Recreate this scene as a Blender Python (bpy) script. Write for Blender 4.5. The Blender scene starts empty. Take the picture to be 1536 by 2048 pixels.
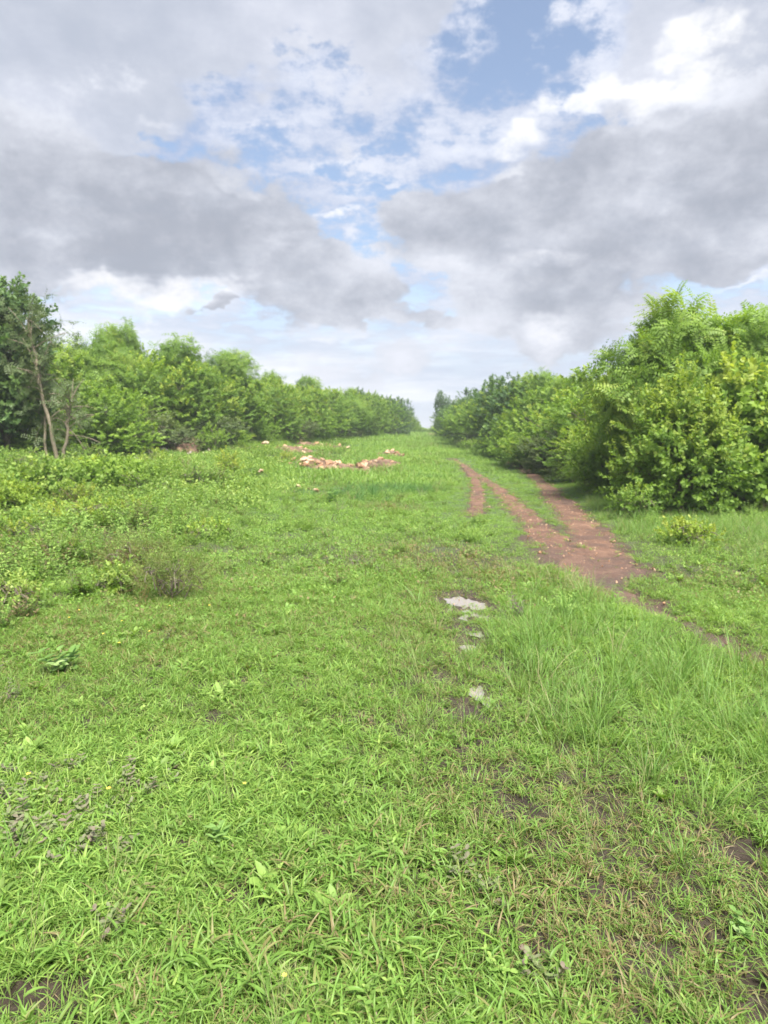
import bpy, math, random
import numpy as np

rng = np.random.default_rng(7)
random.seed(7)
SC = bpy.context.scene
COL = SC.collection
R = math.radians
PI = math.pi

# ------------------------------------------------------------------ camera
EYE, HORIZON, FPX = 1.6, 862.0, 1365.0          # eye height, horizon row and focal length of the 1536 x 2048 photograph
PITCH = math.atan((1024 - HORIZON) / FPX)
cam_data = bpy.data.cameras.new('camera')
cam = bpy.data.objects.new('camera', cam_data)
COL.objects.link(cam)
cam.location = (0, 0, EYE)
cam.rotation_euler = (R(90) - PITCH, 0, 0)
cam_data.sensor_fit = 'VERTICAL'
cam_data.sensor_height = 36.0
cam_data.sensor_width = 27.0
cam_data.lens = 36.0 * FPX / 2048
cam_data.clip_start = 0.05
cam_data.clip_end = 3000
cam_data.dof.use_dof = True
cam_data.dof.focus_distance = 2.6
cam_data.dof.aperture_fstop = 3.8
SC.camera = cam

SUN_EL, SUN_AZ = R(58), R(155)                   # azimuth clockwise from +Y
SC.view_settings.view_transform = 'Standard'
SC.view_settings.look = 'None'
SC.view_settings.exposure = 1.2
SC.view_settings.gamma = 1
SC.view_settings.use_curve_mapping = False
SC.render.engine = 'CYCLES'
cy = SC.cycles
cy.use_denoising = True
cy.use_adaptive_sampling = True
cy.adaptive_threshold = 0.02
cy.max_bounces = 7
cy.diffuse_bounces = 3
cy.glossy_bounces = 2
cy.transmission_bounces = 4
cy.transparent_max_bounces = 4
cy.volume_bounces = 0
cy.caustics_reflective = False
cy.caustics_refractive = False

# ------------------------------------------------------------------ node helper: sockets with operators
class S:
    def __init__(s, nt, out): s.nt, s.o = nt, out
    def _m(s, op, *a, clamp=False):
        n = s.nt.nodes.new('ShaderNodeMath'); n.operation = op; n.use_clamp = clamp
        for i, v in enumerate((s,) + a):
            if isinstance(v, S): s.nt.links.new(v.o, n.inputs[i])
            else: n.inputs[i].default_value = v
        return S(s.nt, n.outputs[0])
    def __add__(s, b): return s._m('ADD', b)
    __radd__ = __add__
    def __sub__(s, b): return s._m('SUBTRACT', b)
    def __rsub__(s, b): return (s * -1.0) + b
    def __mul__(s, b): return s._m('MULTIPLY', b)
    __rmul__ = __mul__
    def __truediv__(s, b): return s._m('DIVIDE', b)
    def max(s, b): return s._m('MAXIMUM', b)
    def min(s, b): return s._m('MINIMUM', b)
    def clamp(s): return s._m('ADD', 0.0, clamp=True)
    def step(s, a, b):                              # smooth step from a to b
        n = s.nt.nodes.new('ShaderNodeMapRange'); n.interpolation_type = 'SMOOTHSTEP'
        s.nt.links.new(s.o, n.inputs[0]); n.inputs[1].default_value = a; n.inputs[2].default_value = b
        return S(s.nt, n.outputs[0])

def vec(nt, x, y, z):
    n = nt.nodes.new('ShaderNodeCombineXYZ')
    for i, v in enumerate((x, y, z)):
        if isinstance(v, S): nt.links.new(v.o, n.inputs[i])
        else: n.inputs[i].default_value = v
    return S(nt, n.outputs[0])

def noise(nt, v, scale, detail=6, rough=0.55, dist=0.0, lac=2.0):
    n = nt.nodes.new('ShaderNodeTexNoise'); n.noise_dimensions = '3D'
    nt.links.new(v.o, n.inputs['Vector'])
    n.inputs['Scale'].default_value = scale; n.inputs['Detail'].default_value = detail
    n.inputs['Roughness'].default_value = rough; n.inputs['Distortion'].default_value = dist
    n.inputs['Lacunarity'].default_value = lac
    return S(nt, n.outputs['Fac'])

def mixc(nt, f, a, b, mode='MIX'):
    n = nt.nodes.new('ShaderNodeMix'); n.data_type = 'RGBA'; n.blend_type = mode
    if isinstance(f, S): nt.links.new(f.o, n.inputs[0])
    else: n.inputs[0].default_value = f
    for k, v in ((6, a), (7, b)):
        if isinstance(v, S): nt.links.new(v.o, n.inputs[k])
        else: n.inputs[k].default_value = (*v, 1)
    return S(nt, n.outputs[2])

def sm(a, b, x):
    t = np.clip((x - a) / (b - a), 0, 1)
    return t * t * (3 - 2 * t)

# ------------------------------------------------------------------ world: physical sky under broken cloud
def pix_dir(px, py):
    x, y = (px - 768) / FPX, (1024 - py) / FPX
    v = np.array([x, math.cos(PITCH) + y * math.sin(PITCH), -math.sin(PITCH) + y * math.cos(PITCH)])
    return v / np.linalg.norm(v)

def azel(px, py):
    v = pix_dir(px, py)
    return math.atan2(v[0], v[1]), math.asin(v[2])

def build_world():
    w = bpy.data.worlds.new('World'); SC.world = w; w.use_nodes = True
    w.cycles.sampling_method = 'MANUAL'; w.cycles.sample_map_resolution = 256
    nt = w.node_tree; nt.nodes.clear()
    out = nt.nodes.new('ShaderNodeOutputWorld'); bg = nt.nodes.new('ShaderNodeBackground')
    bg.inputs['Strength'].default_value = 0.1
    nt.links.new(bg.outputs[0], out.inputs[0])
    sky = nt.nodes.new('ShaderNodeTexSky'); sky.sky_type = 'NISHITA'; sky.sun_disc = False
    sky.sun_elevation = SUN_EL; sky.sun_rotation = SUN_AZ; sky.air_density = 1.0; sky.dust_density = 0.4; sky.ozone_density = 2.0
    tc = nt.nodes.new('ShaderNodeTexCoord')
    D = S(nt, tc.outputs['Generated'])
    sp = nt.nodes.new('ShaderNodeSeparateXYZ'); nt.links.new(D.o, sp.inputs[0])
    dx, dy, dz = (S(nt, sp.outputs[i]) for i in range(3))
    az = dx._m('ARCTAN2', dy)
    el = dz._m('ARCSINE')
    # coordinates on a cloud deck overhead, flattening toward the horizon
    zz = dz.max(0.0) + 0.10
    deck = vec(nt, dx / zz, dy / zz, 0.0)
    ang = vec(nt, dx * 1.0, dy * 1.0, dz * 1.7)
    # warp of the large shapes
    nw = nt.nodes.new('ShaderNodeTexNoise'); nt.links.new(ang.o, nw.inputs['Vector'])
    nw.inputs['Scale'].default_value = 3.4; nw.inputs['Detail'].default_value = 5; nw.inputs['Roughness'].default_value = 0.62
    wm = nt.nodes.new('ShaderNodeVectorMath'); wm.operation = 'MULTIPLY_ADD'
    nt.links.new(nw.outputs['Color'], wm.inputs[0]); wm.inputs[1].default_value = (0.30, 0.23, 0.0); wm.inputs[2].default_value = (-0.15, -0.115, 0.0)
    wa = nt.nodes.new('ShaderNodeVectorMath'); wa.operation = 'ADD'
    nt.links.new(wm.outputs[0], wa.inputs[0]); nt.links.new(vec(nt, az, el, 0.0).o, wa.inputs[1])
    def field(blobs):
        acc = None
        for px, py, rx, ry, wt in blobs:
            a0, e0 = azel(px, py)
            ra, re = rx / FPX * 0.92, ry / FPX * 0.88
            n = nt.nodes.new('ShaderNodeVectorMath'); n.operation = 'MULTIPLY_ADD'
            nt.links.new(wa.outputs[0], n.inputs[0]); n.inputs[1].default_value = (1 / ra, 1 / re, 0); n.inputs[2].default_value = (-a0 / ra, -e0 / re, 0)
            d = nt.nodes.new('ShaderNodeVectorMath'); d.operation = 'DOT_PRODUCT'
            nt.links.new(n.outputs[0], d.inputs[0]); nt.links.new(n.outputs[0], d.inputs[1])
            m = nt.nodes.new('ShaderNodeMapRange'); m.interpolation_type = 'SMOOTHSTEP'
            nt.links.new(d.outputs['Value'], m.inputs[0])
            for k, v in ((1, 1.35), (2, 0.0), (3, 0.0), (4, wt)): m.inputs[k].default_value = v
            g = S(nt, m.outputs[0])
            acc = g if acc is None else acc + g
        return acc
    # heavy low cloud (photo pixels: centre x, y, radii, weight)
    heavy = field([
        (-60, 430, 420, 150, 1.1), (330, 470, 330, 130, 1.1), (640, 590, 220, 95, 1.0), (140, 400, 300, 130, .6), (470, 400, 230, 120, .7),
        (560, 530, 230, 80, .6), (740, 640, 100, 45, .6), (-300, 480, 300, 120, 1.0),
        (1000, 470, 190, 140, 1.0), (1190, 410, 210, 150, .8), (1060, 610, 170, 110, .9), (1400, 310, 240, 130, .85), (1210, 560, 230, 110, .6),
        (1450, 450, 200, 100, .6), (870, 430, 80, 50, .5), (870, 670, 100, 24, .9), (1140, 660, 190, 60, .55), (1420, 540, 130, 40, .5), (1700, 350, 260, 200, 1.0),
        (410, 622, 52, 17, 1.1), (130, 600, 120, 20, .35), (820, 740, 160, 40, .35), (630, 745, 120, 25, .25),
    ])
    veil = field([                                     # broad bright overcast at the top
        (-100, 60, 420, 260, 1.0), (230, 20, 330, 170, .9), (540, 30, 280, 120, .9), (760, 60, 110, 170, .8), (60, 220, 260, 120, .7), (560, 150, 90, 80, .3),
        (1400, 90, 190, 190, 1.2), (1560, 180, 230, 160, 1.0), (500, -260, 700, 280, 1.0), (1250, 250, 120, 70, .5), (1060, 300, 120, 80, .5), (700, 250, 80, 60, .3),
    ])
    gap = field([                                      # blue showing through
        (960, 30, 110, 80, .9), (1080, 45, 110, 80, .9), (1010, 20, 160, 60, .5), (930, 120, 90, 60, .35), (640, 120, 40, 34, .8), (685, 145, 46, 30, .7), (610, 150, 30, 30, .4), (440, 180, 50, 40, .5), (285, 252, 60, 16, .8), (1235, 148, 40, 10, .5), (1020, 125, 90, 26, .35),
        (850, 160, 60, 30, .5), (770, 330, 90, 16, .7), (800, 375, 110, 24, .7), (560, 255, 80, 20, .4), (720, 200, 26, 30, .5), (980, 250, 90, 14, .45),
        (830, 520, 50, 60, .55), (230, 550, 210, 26, .75), (480, 628, 30, 12, .6), (1150, 178, 60, 12, .5), (880, 300, 130, 12, .35), (1530, 15, 30, 20, .6),
    ])
    glow = field([                                     # sunlit tops and edges
        (1400, 75, 75, 45, 1.0), (1480, 120, 90, 60, .5), (1040, 275, 60, 32, .9), (1190, 200, 130, 34, .8), (1300, 230, 110, 60, .5), (1020, 345, 45, 20, .6), (1120, 230, 90, 30, .4),
        (300, 590, 200, 34, .8), (160, 660, 340, 60, .35), (640, 680, 130, 22, .35), (700, 320, 60, 14, .5), (500, 345, 60, 30, .4), (720, 430, 80, 14, .7), (330, 215, 60, 14, .6),
        (1100, 675, 50, 34, .5), (1050, 545, 60, 40, .45), (930, 560, 60, 50, .35), (1340, 190, 90, 40, .6), (1160, 610, 60, 60, .3), (1300, 400, 80, 40, .3), (380, 380, 90, 30, .25), (150, 440, 120, 30, .25), (600, 500, 90, 30, .25), (1500, 480, 90, 50, .35), (1500, 575, 90, 8, .6), (770, 470, 40, 40, .35), (680, 430, 60, 40, .2), (520, 230, 80, 12, .4),
    ])
    # mottled mid-level cloud
    alto = noise(nt, vec(nt, dx / zz * 1.1 + 3.0, dy / zz * 1.25, 0.0), 2.9, 6, 0.64)
    n_bil = noise(nt, ang, 6.5, 6, 0.60)
    n_big = noise(nt, ang, 2.3, 4, 0.5)
    n_fin = noise(nt, vec(nt, dx * 1.0 + 4.0, dy * 1.0, dz * 1.35), 15.0, 5, 0.66)
    a_cov = ((alto - 0.5) * 2.3 + (n_bil - 0.5) * 1.0 + (n_fin - 0.5) * 1.9 + veil * 0.42 - gap * 0.46 + 0.14).step(-0.22, 0.28)
    front = dy.step(-0.2, 0.45)
    # behind the viewer the same kind of broken cloud goes on by itself
    elsewhere = (n_big - 0.46) * 6.0 * (1.0 - front)
    h_t = heavy + elsewhere.max(0.0) + (n_bil - 0.5) * 1.7 + (n_fin - 0.5) * 1.5
    h_cov = h_t.step(0.16, 0.66)
    # colours (x10 because the background strength is 0.1)
    blue = mixc(nt, 1.0, S(nt, sky.outputs[0]), (0.95, 0.90, 0.86), 'MULTIPLY')
    bump = (n_bil - 0.5) * 2.2 + (alto - 0.5) * 2.0
    c_alto = mixc(nt, (bump * 0.8 + (n_fin - 0.5) * 1.2 + glow * 0.3 + 0.42).step(0.0, 1.0), (2.15, 2.50, 3.35), (3.95, 4.1, 4.6))
    v_col = mixc(nt, ((n_big - 0.5) * 1.6 + (n_bil - 0.5) * 1.2 + (n_fin - 0.5) * 0.5 + glow * 0.25 + 0.42).step(0.0, 1.0), (2.45, 2.62, 3.02), (3.75, 3.85, 4.3))
    c_alto = mixc(nt, veil.step(0.3, 0.8) * 0.9, c_alto, v_col)
    c_alto = mixc(nt, (glow * ((n_bil - 0.5) * 2.2 + (n_fin - 0.5) * 2.5 + 0.75)).step(0.15, 1.15) * 0.9, c_alto, (5.1, 5.05, 5.0))
    blue = mixc(nt, 0.14, blue, (3.6, 3.8, 4.2))
    base = mixc(nt, a_cov * 0.93, blue, c_alto)
    # pale band low down
    low = el.step(R(14.0), R(4.0))
    streak = noise(nt, vec(nt, dx * 1.1, dy * 1.1, dz * 10.0), 3.0, 5, 0.6)
    c_low = mixc(nt, (streak + glow * 0.34 - 0.02).step(0.38, 0.80), (3.0, 3.35, 4.0), (4.9, 4.95, 5.1))
    base = mixc(nt, (low * (1.0 - (gap * 0.9).min(0.9))).clamp() * 0.93, base, c_low)
    thick = ((h_t - 0.30) * 0.22 + (n_big - 0.5) * 2.4 - (n_bil - 0.5) * 2.9 - (n_fin - 0.5) * 1.8 - glow * 0.9 + 0.10).step(-0.80, 1.05)
    c_hv = mixc(nt, thick, (3.85, 3.98, 4.40), (1.90, 2.04, 2.38))
    c_hv = mixc(nt, (glow * ((n_bil - 0.5) * 2.0 + (n_fin - 0.5) * 2.5 + 0.75)).step(0.2, 1.2) * 0.9, c_hv, (4.9, 4.85, 4.8))
    colr = mixc(nt, h_cov * 0.97, base, c_hv)
    hz = el.step(R(5.0), R(-1.0))
    colr = mixc(nt, hz * 0.55, colr, (3.5, 3.85, 4.3))
    nt.links.new(colr.o, bg.inputs[0])
build_world()

sun_d = bpy.data.lights.new('sun', 'SUN')
sun_d.energy = 4.9; sun_d.angle = R(22); sun_d.color = (1.0, 0.955, 0.88)
sun = bpy.data.objects.new('sun', sun_d); COL.objects.link(sun)
sun.rotation_euler = (R(90) - SUN_EL, 0, PI - SUN_AZ)

# ------------------------------------------------------------------ mesh helpers
def tag(o, label=None, cat=None, group=None, kind=None):
    for k, v in (('label', label), ('category', cat), ('group', group), ('kind', kind)):
        if v: o[k] = v
    return o

def empty(name, loc=(0, 0, 0), rz=0.0, sc=1.0):
    o = bpy.data.objects.new(name, None); COL.objects.link(o)
    o.location = loc; o.rotation_euler = (0, 0, rz); o.scale = (sc, sc, sc) if not hasattr(sc, '__len__') else sc
    o.empty_display_size = 0.2
    return o

def mk_mesh(name, V, F, attrs=None, mat=None, smooth=False):
    """F is an (n,3) or (n,4) index array, or a list of such arrays."""
    Fs = F if isinstance(F, list) else [F]
    Fs = [f for f in Fs if len(f)]
    me = bpy.data.meshes.new(name)
    V = np.asarray(V, np.float32)
    me.vertices.add(len(V)); me.vertices.foreach_set('co', V.ravel())
    loops = np.concatenate([f.ravel() for f in Fs]).astype(np.int32)
    sizes = np.concatenate([np.full(len(f), f.shape[1], np.int32) for f in Fs])
    starts = np.concatenate([[0], np.cumsum(sizes)[:-1]]).astype(np.int32)
    me.loops.add(len(loops)); me.loops.foreach_set('vertex_index', loops)
    me.polygons.add(len(sizes)); me.polygons.foreach_set('loop_start', starts); me.polygons.foreach_set('loop_total', sizes)
    if smooth: me.polygons.foreach_set('use_smooth', np.ones(len(sizes), bool))
    for k, a in (attrs or {}).items():
        at = me.attributes.new(k, 'FLOAT', 'POINT'); at.data.foreach_set('value', np.asarray(a, np.float32))
    me.update(calc_edges=True)
    if mat: me.materials.append(mat)
    return me

def mk_obj(name, me, parent=None, loc=None, link=True):
    o = bpy.data.objects.new(name, me)
    if link: COL.objects.link(o)
    if parent: o.parent = parent
    if loc is not None: o.location = loc
    return o

class Geo:
    """collects pieces: vertices, quads, tris, and two attributes c (random tint) and t (along the blade)"""
    def __init__(s): s.V, s.Q, s.T, s.c, s.t, s.n = [], [], [], [], [], 0
    def add(s, V, Q=None, T=None, c=0.5, t=0.5):
        V = np.asarray(V, float).reshape(-1, 3); m = len(V)
        s.V.append(V)
        if Q is not None and len(Q): s.Q.append(np.asarray(Q) + s.n)
        if T is not None and len(T): s.T.append(np.asarray(T) + s.n)
        s.c.append(np.broadcast_to(c, m).astype(float)); s.t.append(np.broadcast_to(t, m).astype(float)); s.n += m
    def arrays(s):
        V = np.concatenate(s.V)
        Q = np.concatenate(s.Q) if s.Q else np.zeros((0, 4), int)
        T = np.concatenate(s.T) if s.T else np.zeros((0, 3), int)
        return V, Q, T, np.concatenate(s.c), np.concatenate(s.t)
    def mesh(s, name, mat=None, smooth=False):
        V, Q, T, c, t = s.arrays()
        return mk_mesh(name, V, [Q, T], {'c': c, 't': t}, mat, smooth)

def unit(v):
    v = np.asarray(v, float)
    return v / (np.linalg.norm(v, axis=-1, keepdims=True) + 1e-9)

def tube(g, pts, rad, sides=6, c=0.5):
    pts = np.asarray(pts, float); n = len(pts)
    rad = np.broadcast_to(rad, n)
    d = unit(np.gradient(pts, axis=0))
    ref = np.array([0.3, 0.9, 0.1]) if abs(d[0, 2]) > 0.8 else np.array([0, 0, 1.0])
    a = unit(np.cross(d, ref)); b = np.cross(d, a)
    th = np.arange(sides) * 2 * PI / sides
    V = pts[:, None] + rad[:, None, None] * (np.cos(th)[None, :, None] * a[:, None] + np.sin(th)[None, :, None] * b[:, None])
    i = np.arange(n - 1)[:, None] * sides; j = np.arange(sides)[None]; k = (j + 1) % sides
    Q = np.stack([i + j, i + k, i + sides + k, i + sides + j], -1).reshape(-1, 4)
    g.add(V, Q, c=c, t=np.repeat(np.linspace(0, 1, n), sides))

# ------------------------------------------------------------------ terrain
def vnoise(x, y, seed=0):
    """smooth value noise, vectorised"""
    xi, yi = np.floor(x).astype(np.int64), np.floor(y).astype(np.int64)
    fx, fy = x - xi, y - yi
    fx, fy = fx * fx * (3 - 2 * fx), fy * fy * (3 - 2 * fy)
    def h(a, b):
        n = (a * 374761393 + b * 668265263 + seed * 974711) & 0x7fffffff
        n = ((n ^ (n >> 13)) * 1274126177) & 0x7fffffff
        return ((n ^ (n >> 16)) & 0xffff) / 65535.0
    return (h(xi, yi) * (1 - fx) + h(xi + 1, yi) * fx) * (1 - fy) + (h(xi, yi + 1) * (1 - fx) + h(xi + 1, yi + 1) * fx) * fy

def fbm(x, y, sc, oct=4, seed=0):
    x = np.asarray(x, float) * sc; y = np.asarray(y, float) * sc
    s, a, tot = 0, 1.0, 0
    for o in range(oct):
        s = s + a * vnoise(x + 31.7 * o, y - 17.3 * o, seed + o); tot += a; a *= 0.5; x, y = x * 2.03, y * 2.03
    return s / tot

CP = []                                            # terrain control points x, y, height
for x in (-30, -14, -7, -3, 0, 3, 7, 14, 30):
    for y in (-30, -8, 0, 5, 10): CP.append((x, y, 0.0))
for px, py, d in [(60, 925, 22), (130, 920, 24), (-200, 940, 19), (240, 905, 28), (400, 890, 34), (600, 878, 48), (740, 873, 66), (820, 869, 92),
                  (20, 1010, 14), (200, 960, 17), (400, 930, 22), (500, 1000, 16), (300, 1100, 9.5),
                  (600, 945, 26), (700, 925, 32), (560, 900, 36), (700, 890, 48), (780, 905, 44), (850, 868, 100), (905, 918, 37), (1000, 915, 37),
                  (950, 890, 60), (955, 905, 44), (1180, 960, 22), (1300, 1030, 13.2), (1500, 1010, 14.0), (1100, 1000, 15.8), (770, 1000, 16), (900, 880, 75), (880, 871, 92)]:
    v = pix_dir(px, py); v = v / v[1] * d
    CP.append((v[0], v[1], EYE + v[2]))
for x in (-60, -30, 0, 30, 60):
    CP.append((x, 130, 1.15)); CP.append((x, 220, 0.9))
for x in (-500, 500, 0):
    for y in (-400, 600): CP.append((x, y, 0.4))
CP += [(-40, 40, 0.8), (40, 40, 0.5), (-40, 15, .5), (40, 15, .1), (25, 60, .7)]
CP = np.array(CP, float)
def _phi(r2):
    q = np.sqrt(3 * r2) / 16.0
    return (1 + q) * np.exp(-q)
_A = _phi(((CP[:, None, :2] - CP[None, :, :2]) ** 2).sum(-1))
_W = np.linalg.solve(_A + np.eye(len(CP)) * 0.01, CP[:, 2] - 0.4)

def smooth_h(x, y):
    x = np.asarray(x, float); y = np.asarray(y, float); shp = x.shape
    x, y = x.ravel(), y.ravel(); out = np.zeros(len(x))
    for i in range(0, len(x), 40000):
        s = slice(i, i + 40000)
        r2 = (x[s, None] - CP[None, :, 0]) ** 2 + (y[s, None] - CP[None, :, 1]) ** 2
        out[s] = _phi(r2) @ _W + 0.4
    return out.reshape(shp)

def to_ground(px, py):
    """point of the ground met by the line of sight of a pixel of the photograph"""
    v = pix_dir(px, py); lo, t = 0.3, 0.3
    f = lambda t: EYE + v[2] * t - float(smooth_h(v[0] * t, v[1] * t))
    step = 0.25
    while f(t) > 0 and t < 160: lo = t; t += step; step *= 1.04
    hi = t
    for _ in range(20):
        m = (lo + hi) / 2
        if f(m) > 0: lo = m
        else: hi = m
    return v[0] * hi, v[1] * hi

def project(x, y, z):
    yy = y * math.cos(PITCH) - (z - EYE) * math.sin(PITCH)
    zz = y * math.sin(PITCH) + (z - EYE) * math.cos(PITCH)
    yy = np.maximum(yy, 0.2)
    return 768 + FPX * x / yy, 1024 - FPX * zz / yy

# wheel tracks: photo pixels along each rut and its width in metres
RUTS = [
    [(903, 917, .25), (935, 936, .32), (975, 965, .36), (1020, 1000, .40), (1065, 1045, .44), (1108, 1088, .55), (1150, 1120, .62), (1200, 1155, .50), (1262, 1196, .32), (1330, 1228, .16), (1400, 1262, .16), (1500, 1312, .12)],
    [(1000, 915, .30), (1040, 934, .38), (1075, 958, .42), (1108, 992, .50), (1148, 1032, .60), (1185, 1080, .62), (1222, 1125, .52), (1262, 1160, .34)],
    [(925, 930, .25), (948, 958, .45), (957, 985, .55), (952, 1015, .50), (946, 1036, .22)],
]
RW = [[(*to_ground(a, b), w * (.34 if k == 2 else .54)) for a, b, w in r] for k, r in enumerate(RUTS)]
def densify(r, n=14):
    r = np.array(r); t = np.arange(len(r)); tt = np.linspace(0, len(r) - 1, (len(r) - 1) * n + 1)
    out = np.stack([np.interp(tt, t, r[:, k]) for k in range(3)], 1)
    k = np.ones(9) / 9
    for c in range(3):
        p = np.pad(out[:, c], 4, mode='edge'); out[:, c] = np.convolve(p, k, 'valid')
    return out
RD = [densify(r) for r in RW]

def rut_dist(x, y):
    """signed distance to the nearest rut edge in metres, negative inside"""
    best = np.full(x.shape, 1e9)
    for r in RD:
        for i in range(0, len(r), 2):
            d = np.hypot(x - r[i, 0], y - r[i, 1]) - r[i, 2]
            best = np.minimum(best, d)
    return best

def spots(x, y, lst):
    """sum of soft round spots given as photo pixel centre, radii in metres (across, along), strength"""
    acc = np.zeros(x.shape)
    for px, py, rx, ry, w in lst:
        if lst is BARE and py > 1450: w = w * .92; rx = rx * .92; ry = ry * .92
        gx, gy = to_ground(px, py)
        q = ((x - gx) / rx) ** 2 + ((y - gy) / ry) ** 2
        acc = acc + w * np.exp(-q)
    return acc

BARE = [(945, 1092, .35, .5, .5), (935, 1140, .5, .6, .45), (900, 1190, .45, .4, .5), (930, 1212, .3, .5, .9), (945, 1260, .22, .25, .6), (945, 1290, .16, .25, .9), (975, 1350, .10, .16, .9), (960, 1395, .13, .22, 1.2),
        (930, 1440, .12, .2, .5), (985, 1545, .16, .07, 1.3), (1022, 1590, .07, .10, 1.4), (1045, 1625, .07, .09, .7), (1130, 1560, .12, .09, .8), (1190, 1602, .12, .08, 1.3), (1220, 1640, .08, .06, .6),
        (1180, 1770, .07, .06, 1.2), (1235, 1800, .09, .05, 1.2), (1150, 1830, .05, .07, .8), (1290, 1690, .1, .06, .7), (1480, 1700, .12, .09, 1.5), (1500, 1750, .10, .06, .9), (1440, 1660, .09, .06, .7),
        (1500, 1960, .06, .06, 1.3), (1530, 2030, .07, .05, 1.2), (1440, 2010, .05, .05, .8), (90, 1990, .13, .07, 1.5), (20, 2010, .08, .05, .9), (365, 1755, .05, .06, 1.2), (500, 1805, .09, .05, 1.2), (470, 1790, .05, .05, .8),
        (1300, 1000, .2, .2, .2), (340, 1195, .35, .15, .8), (90, 1160, .2, .2, .4), (1180, 1360, .2, .2, .5), (150, 1400, .2, .1, .3), (400, 1420, .25, .1, .3)]
WORN = [(930, 1150, .9, 1.6, .8), (900, 1210, .9, .8, .6), (900, 1320, .6, 1.0, .7), (880, 1420, .5, .8, .6), (1000, 1580, .4, .4, .7), (1150, 1620, .45, .35, .9), (1170, 1780, .35, .3, 1.0), (1250, 1700, .35, .3, .7), (1400, 1790, .3, .25, .6),
        (1380, 1930, .25, .2, .7), (1450, 1720, .25, .25, .8), (1100, 1900, .12, .12, .5), (1350, 1260, .8, .5, .6), (1460, 1290, .6, .4, .6), (500, 1440, 1.0, .3, .35), (150, 1420, .8, .3, .35), (780, 1480, .5, .3, .25), (930, 1090, .5, .9, .6),
        (60, 1100, .9, 1.0, .6), (330, 1140, .6, .8, .6), (1200, 1540, .3, .2, .6)]
TALL = [(1250, 1420, 1.3, 1.3, 1.0), (1480, 1500, .7, .8, 1.0), (1100, 1250, .8, 1.6, .9), (1180, 1180, .5, 1.0, .7), (1060, 1400, .35, .6, .7), (1500, 1380, 1.0, .9, .8), (1400, 1060, 3.0, 1.2, .9), (1530, 1100, 1.2, 1.5, .7), (1190, 1010, 1.2, 2.2, .8),
        (1330, 1420, .8, .8, .6), (1130, 1060, .5, 1.2, .3), (1530, 1600, .25, .25, .8), (1400, 1560, .5, .3, .5)]
LUSH = [(650, 1930, .55, .4, 1.0), (300, 1950, .4, .35, .8), (550, 1700, .8, .5, .6), (850, 1880, .3, .35, .7), (100, 1850, .4, .4, .4), (700, 1560, .8, .4, .5)]

def wear(x, y):
    b = spots(x, y, BARE)
    b = b + (fbm(x, y, 5.0, 3, 5) - 0.5) * 0.9 * np.clip(b * 2, 0.1, 1)
    rd = rut_dist(x, y) + (fbm(x, y, 2.2, 4, 9) - 0.5) * 0.42
    return b, rd

PUDDLES = [(928, 1214, .17, .32), (948, 1238, .09, .16), (870, 1212, .06, .06), (958, 1310, .05, .08), (950, 1268, .06, .08), (935, 1292, .12, .10), (980, 1350, .045, .06), (965, 1392, .06, .12), (1262, 1196, .10, .16), (1150, 1375, .03, .04)]

def fine_h(x, y):
    """small relief on top of the smooth terrain"""
    r = np.hypot(x, y)
    a = (fbm(x, y, 0.9, 4, 21) - 0.5) * 0.12 * sm(0, 6, r) + (fbm(x, y, 4.5, 3, 33) - 0.5) * 0.035
    hum = ((fbm(x, y, 0.35, 3, 41) - 0.5) * 0.5 * sm(8, 18, r) + (fbm(x, y, 0.9, 3, 43) - 0.5) * 0.42 * sm(5, 9, r)) * sm(1.0, -3.0, x) * sm(80, 30, r)
    b, rd = wear(x, y)
    dip = -0.035 * sm(0.1, -0.2, rd) - 0.02 * sm(0.4, 1.0, b)
    wet = spots(x, y, [(p[0], p[1], p[2] * 1.2, p[3] * 1.2, 1.0) for p in PUDDLES])
    return a + hum + dip + (fbm(x, y, 11.0, 3, 55) - .5) * .06 * np.clip(wet, 0, 1)

def H(x, y):
    x = np.asarray(x, float); y = np.asarray(y, float)
    return smooth_h(x, y) + fine_h(x, y)
def H1(x, y): return float(H(np.array([x]), np.array([y]))[0])

def build_ground(mat):
    rad = np.concatenate([[0.25], np.geomspace(0.5, 1500, 420)])
    fr = np.linspace(-R(48), R(48), 460); bk = np.linspace(R(48), 2 * PI - R(48), 52)[1:-1]
    th = np.concatenate([fr, bk]); n = len(th)
    X = rad[:, None] * np.sin(th)[None]; Y = rad[:, None] * np.cos(th)[None]
    Z = H(X, Y)
    V = np.stack([X, Y, Z], -1).reshape(-1, 3)
    i = np.arange(len(rad) - 1)[:, None] * n; j = np.arange(n)[None]; k = (j + 1) % n
    Q = np.stack([i + j, i + n + j, i + n + k, i + k], -1).reshape(-1, 4)
    c0 = len(V); V = np.vstack([V, [[0, 0, H1(0, 0)]]])
    T = np.stack([np.full(n, c0), np.arange(n), (np.arange(n) + 1) % n], -1)
    b, rd = wear(X.ravel(), Y.ravel())
    w = np.append(np.clip(b, 0, 1.5), 0); rdv = np.append(sm(0.25, -0.1, rd), 0)
    o = mk_obj('ground', mk_mesh('ground', V, [Q, T], {'wear': w, 'rut': rdv}, mat, True))
    tag(o, kind='structure')

# ------------------------------------------------------------------ materials
def new_mat(name):
    m = bpy.data.materials.new(name); m.use_nodes = True; nt = m.node_tree; nt.nodes.clear()
    return m, nt

def attr(nt, name, kind='GEOMETRY'):
    n = nt.nodes.new('ShaderNodeAttribute'); n.attribute_name = name; n.attribute_type = kind
    return S(nt, n.outputs['Fac'])

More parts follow.
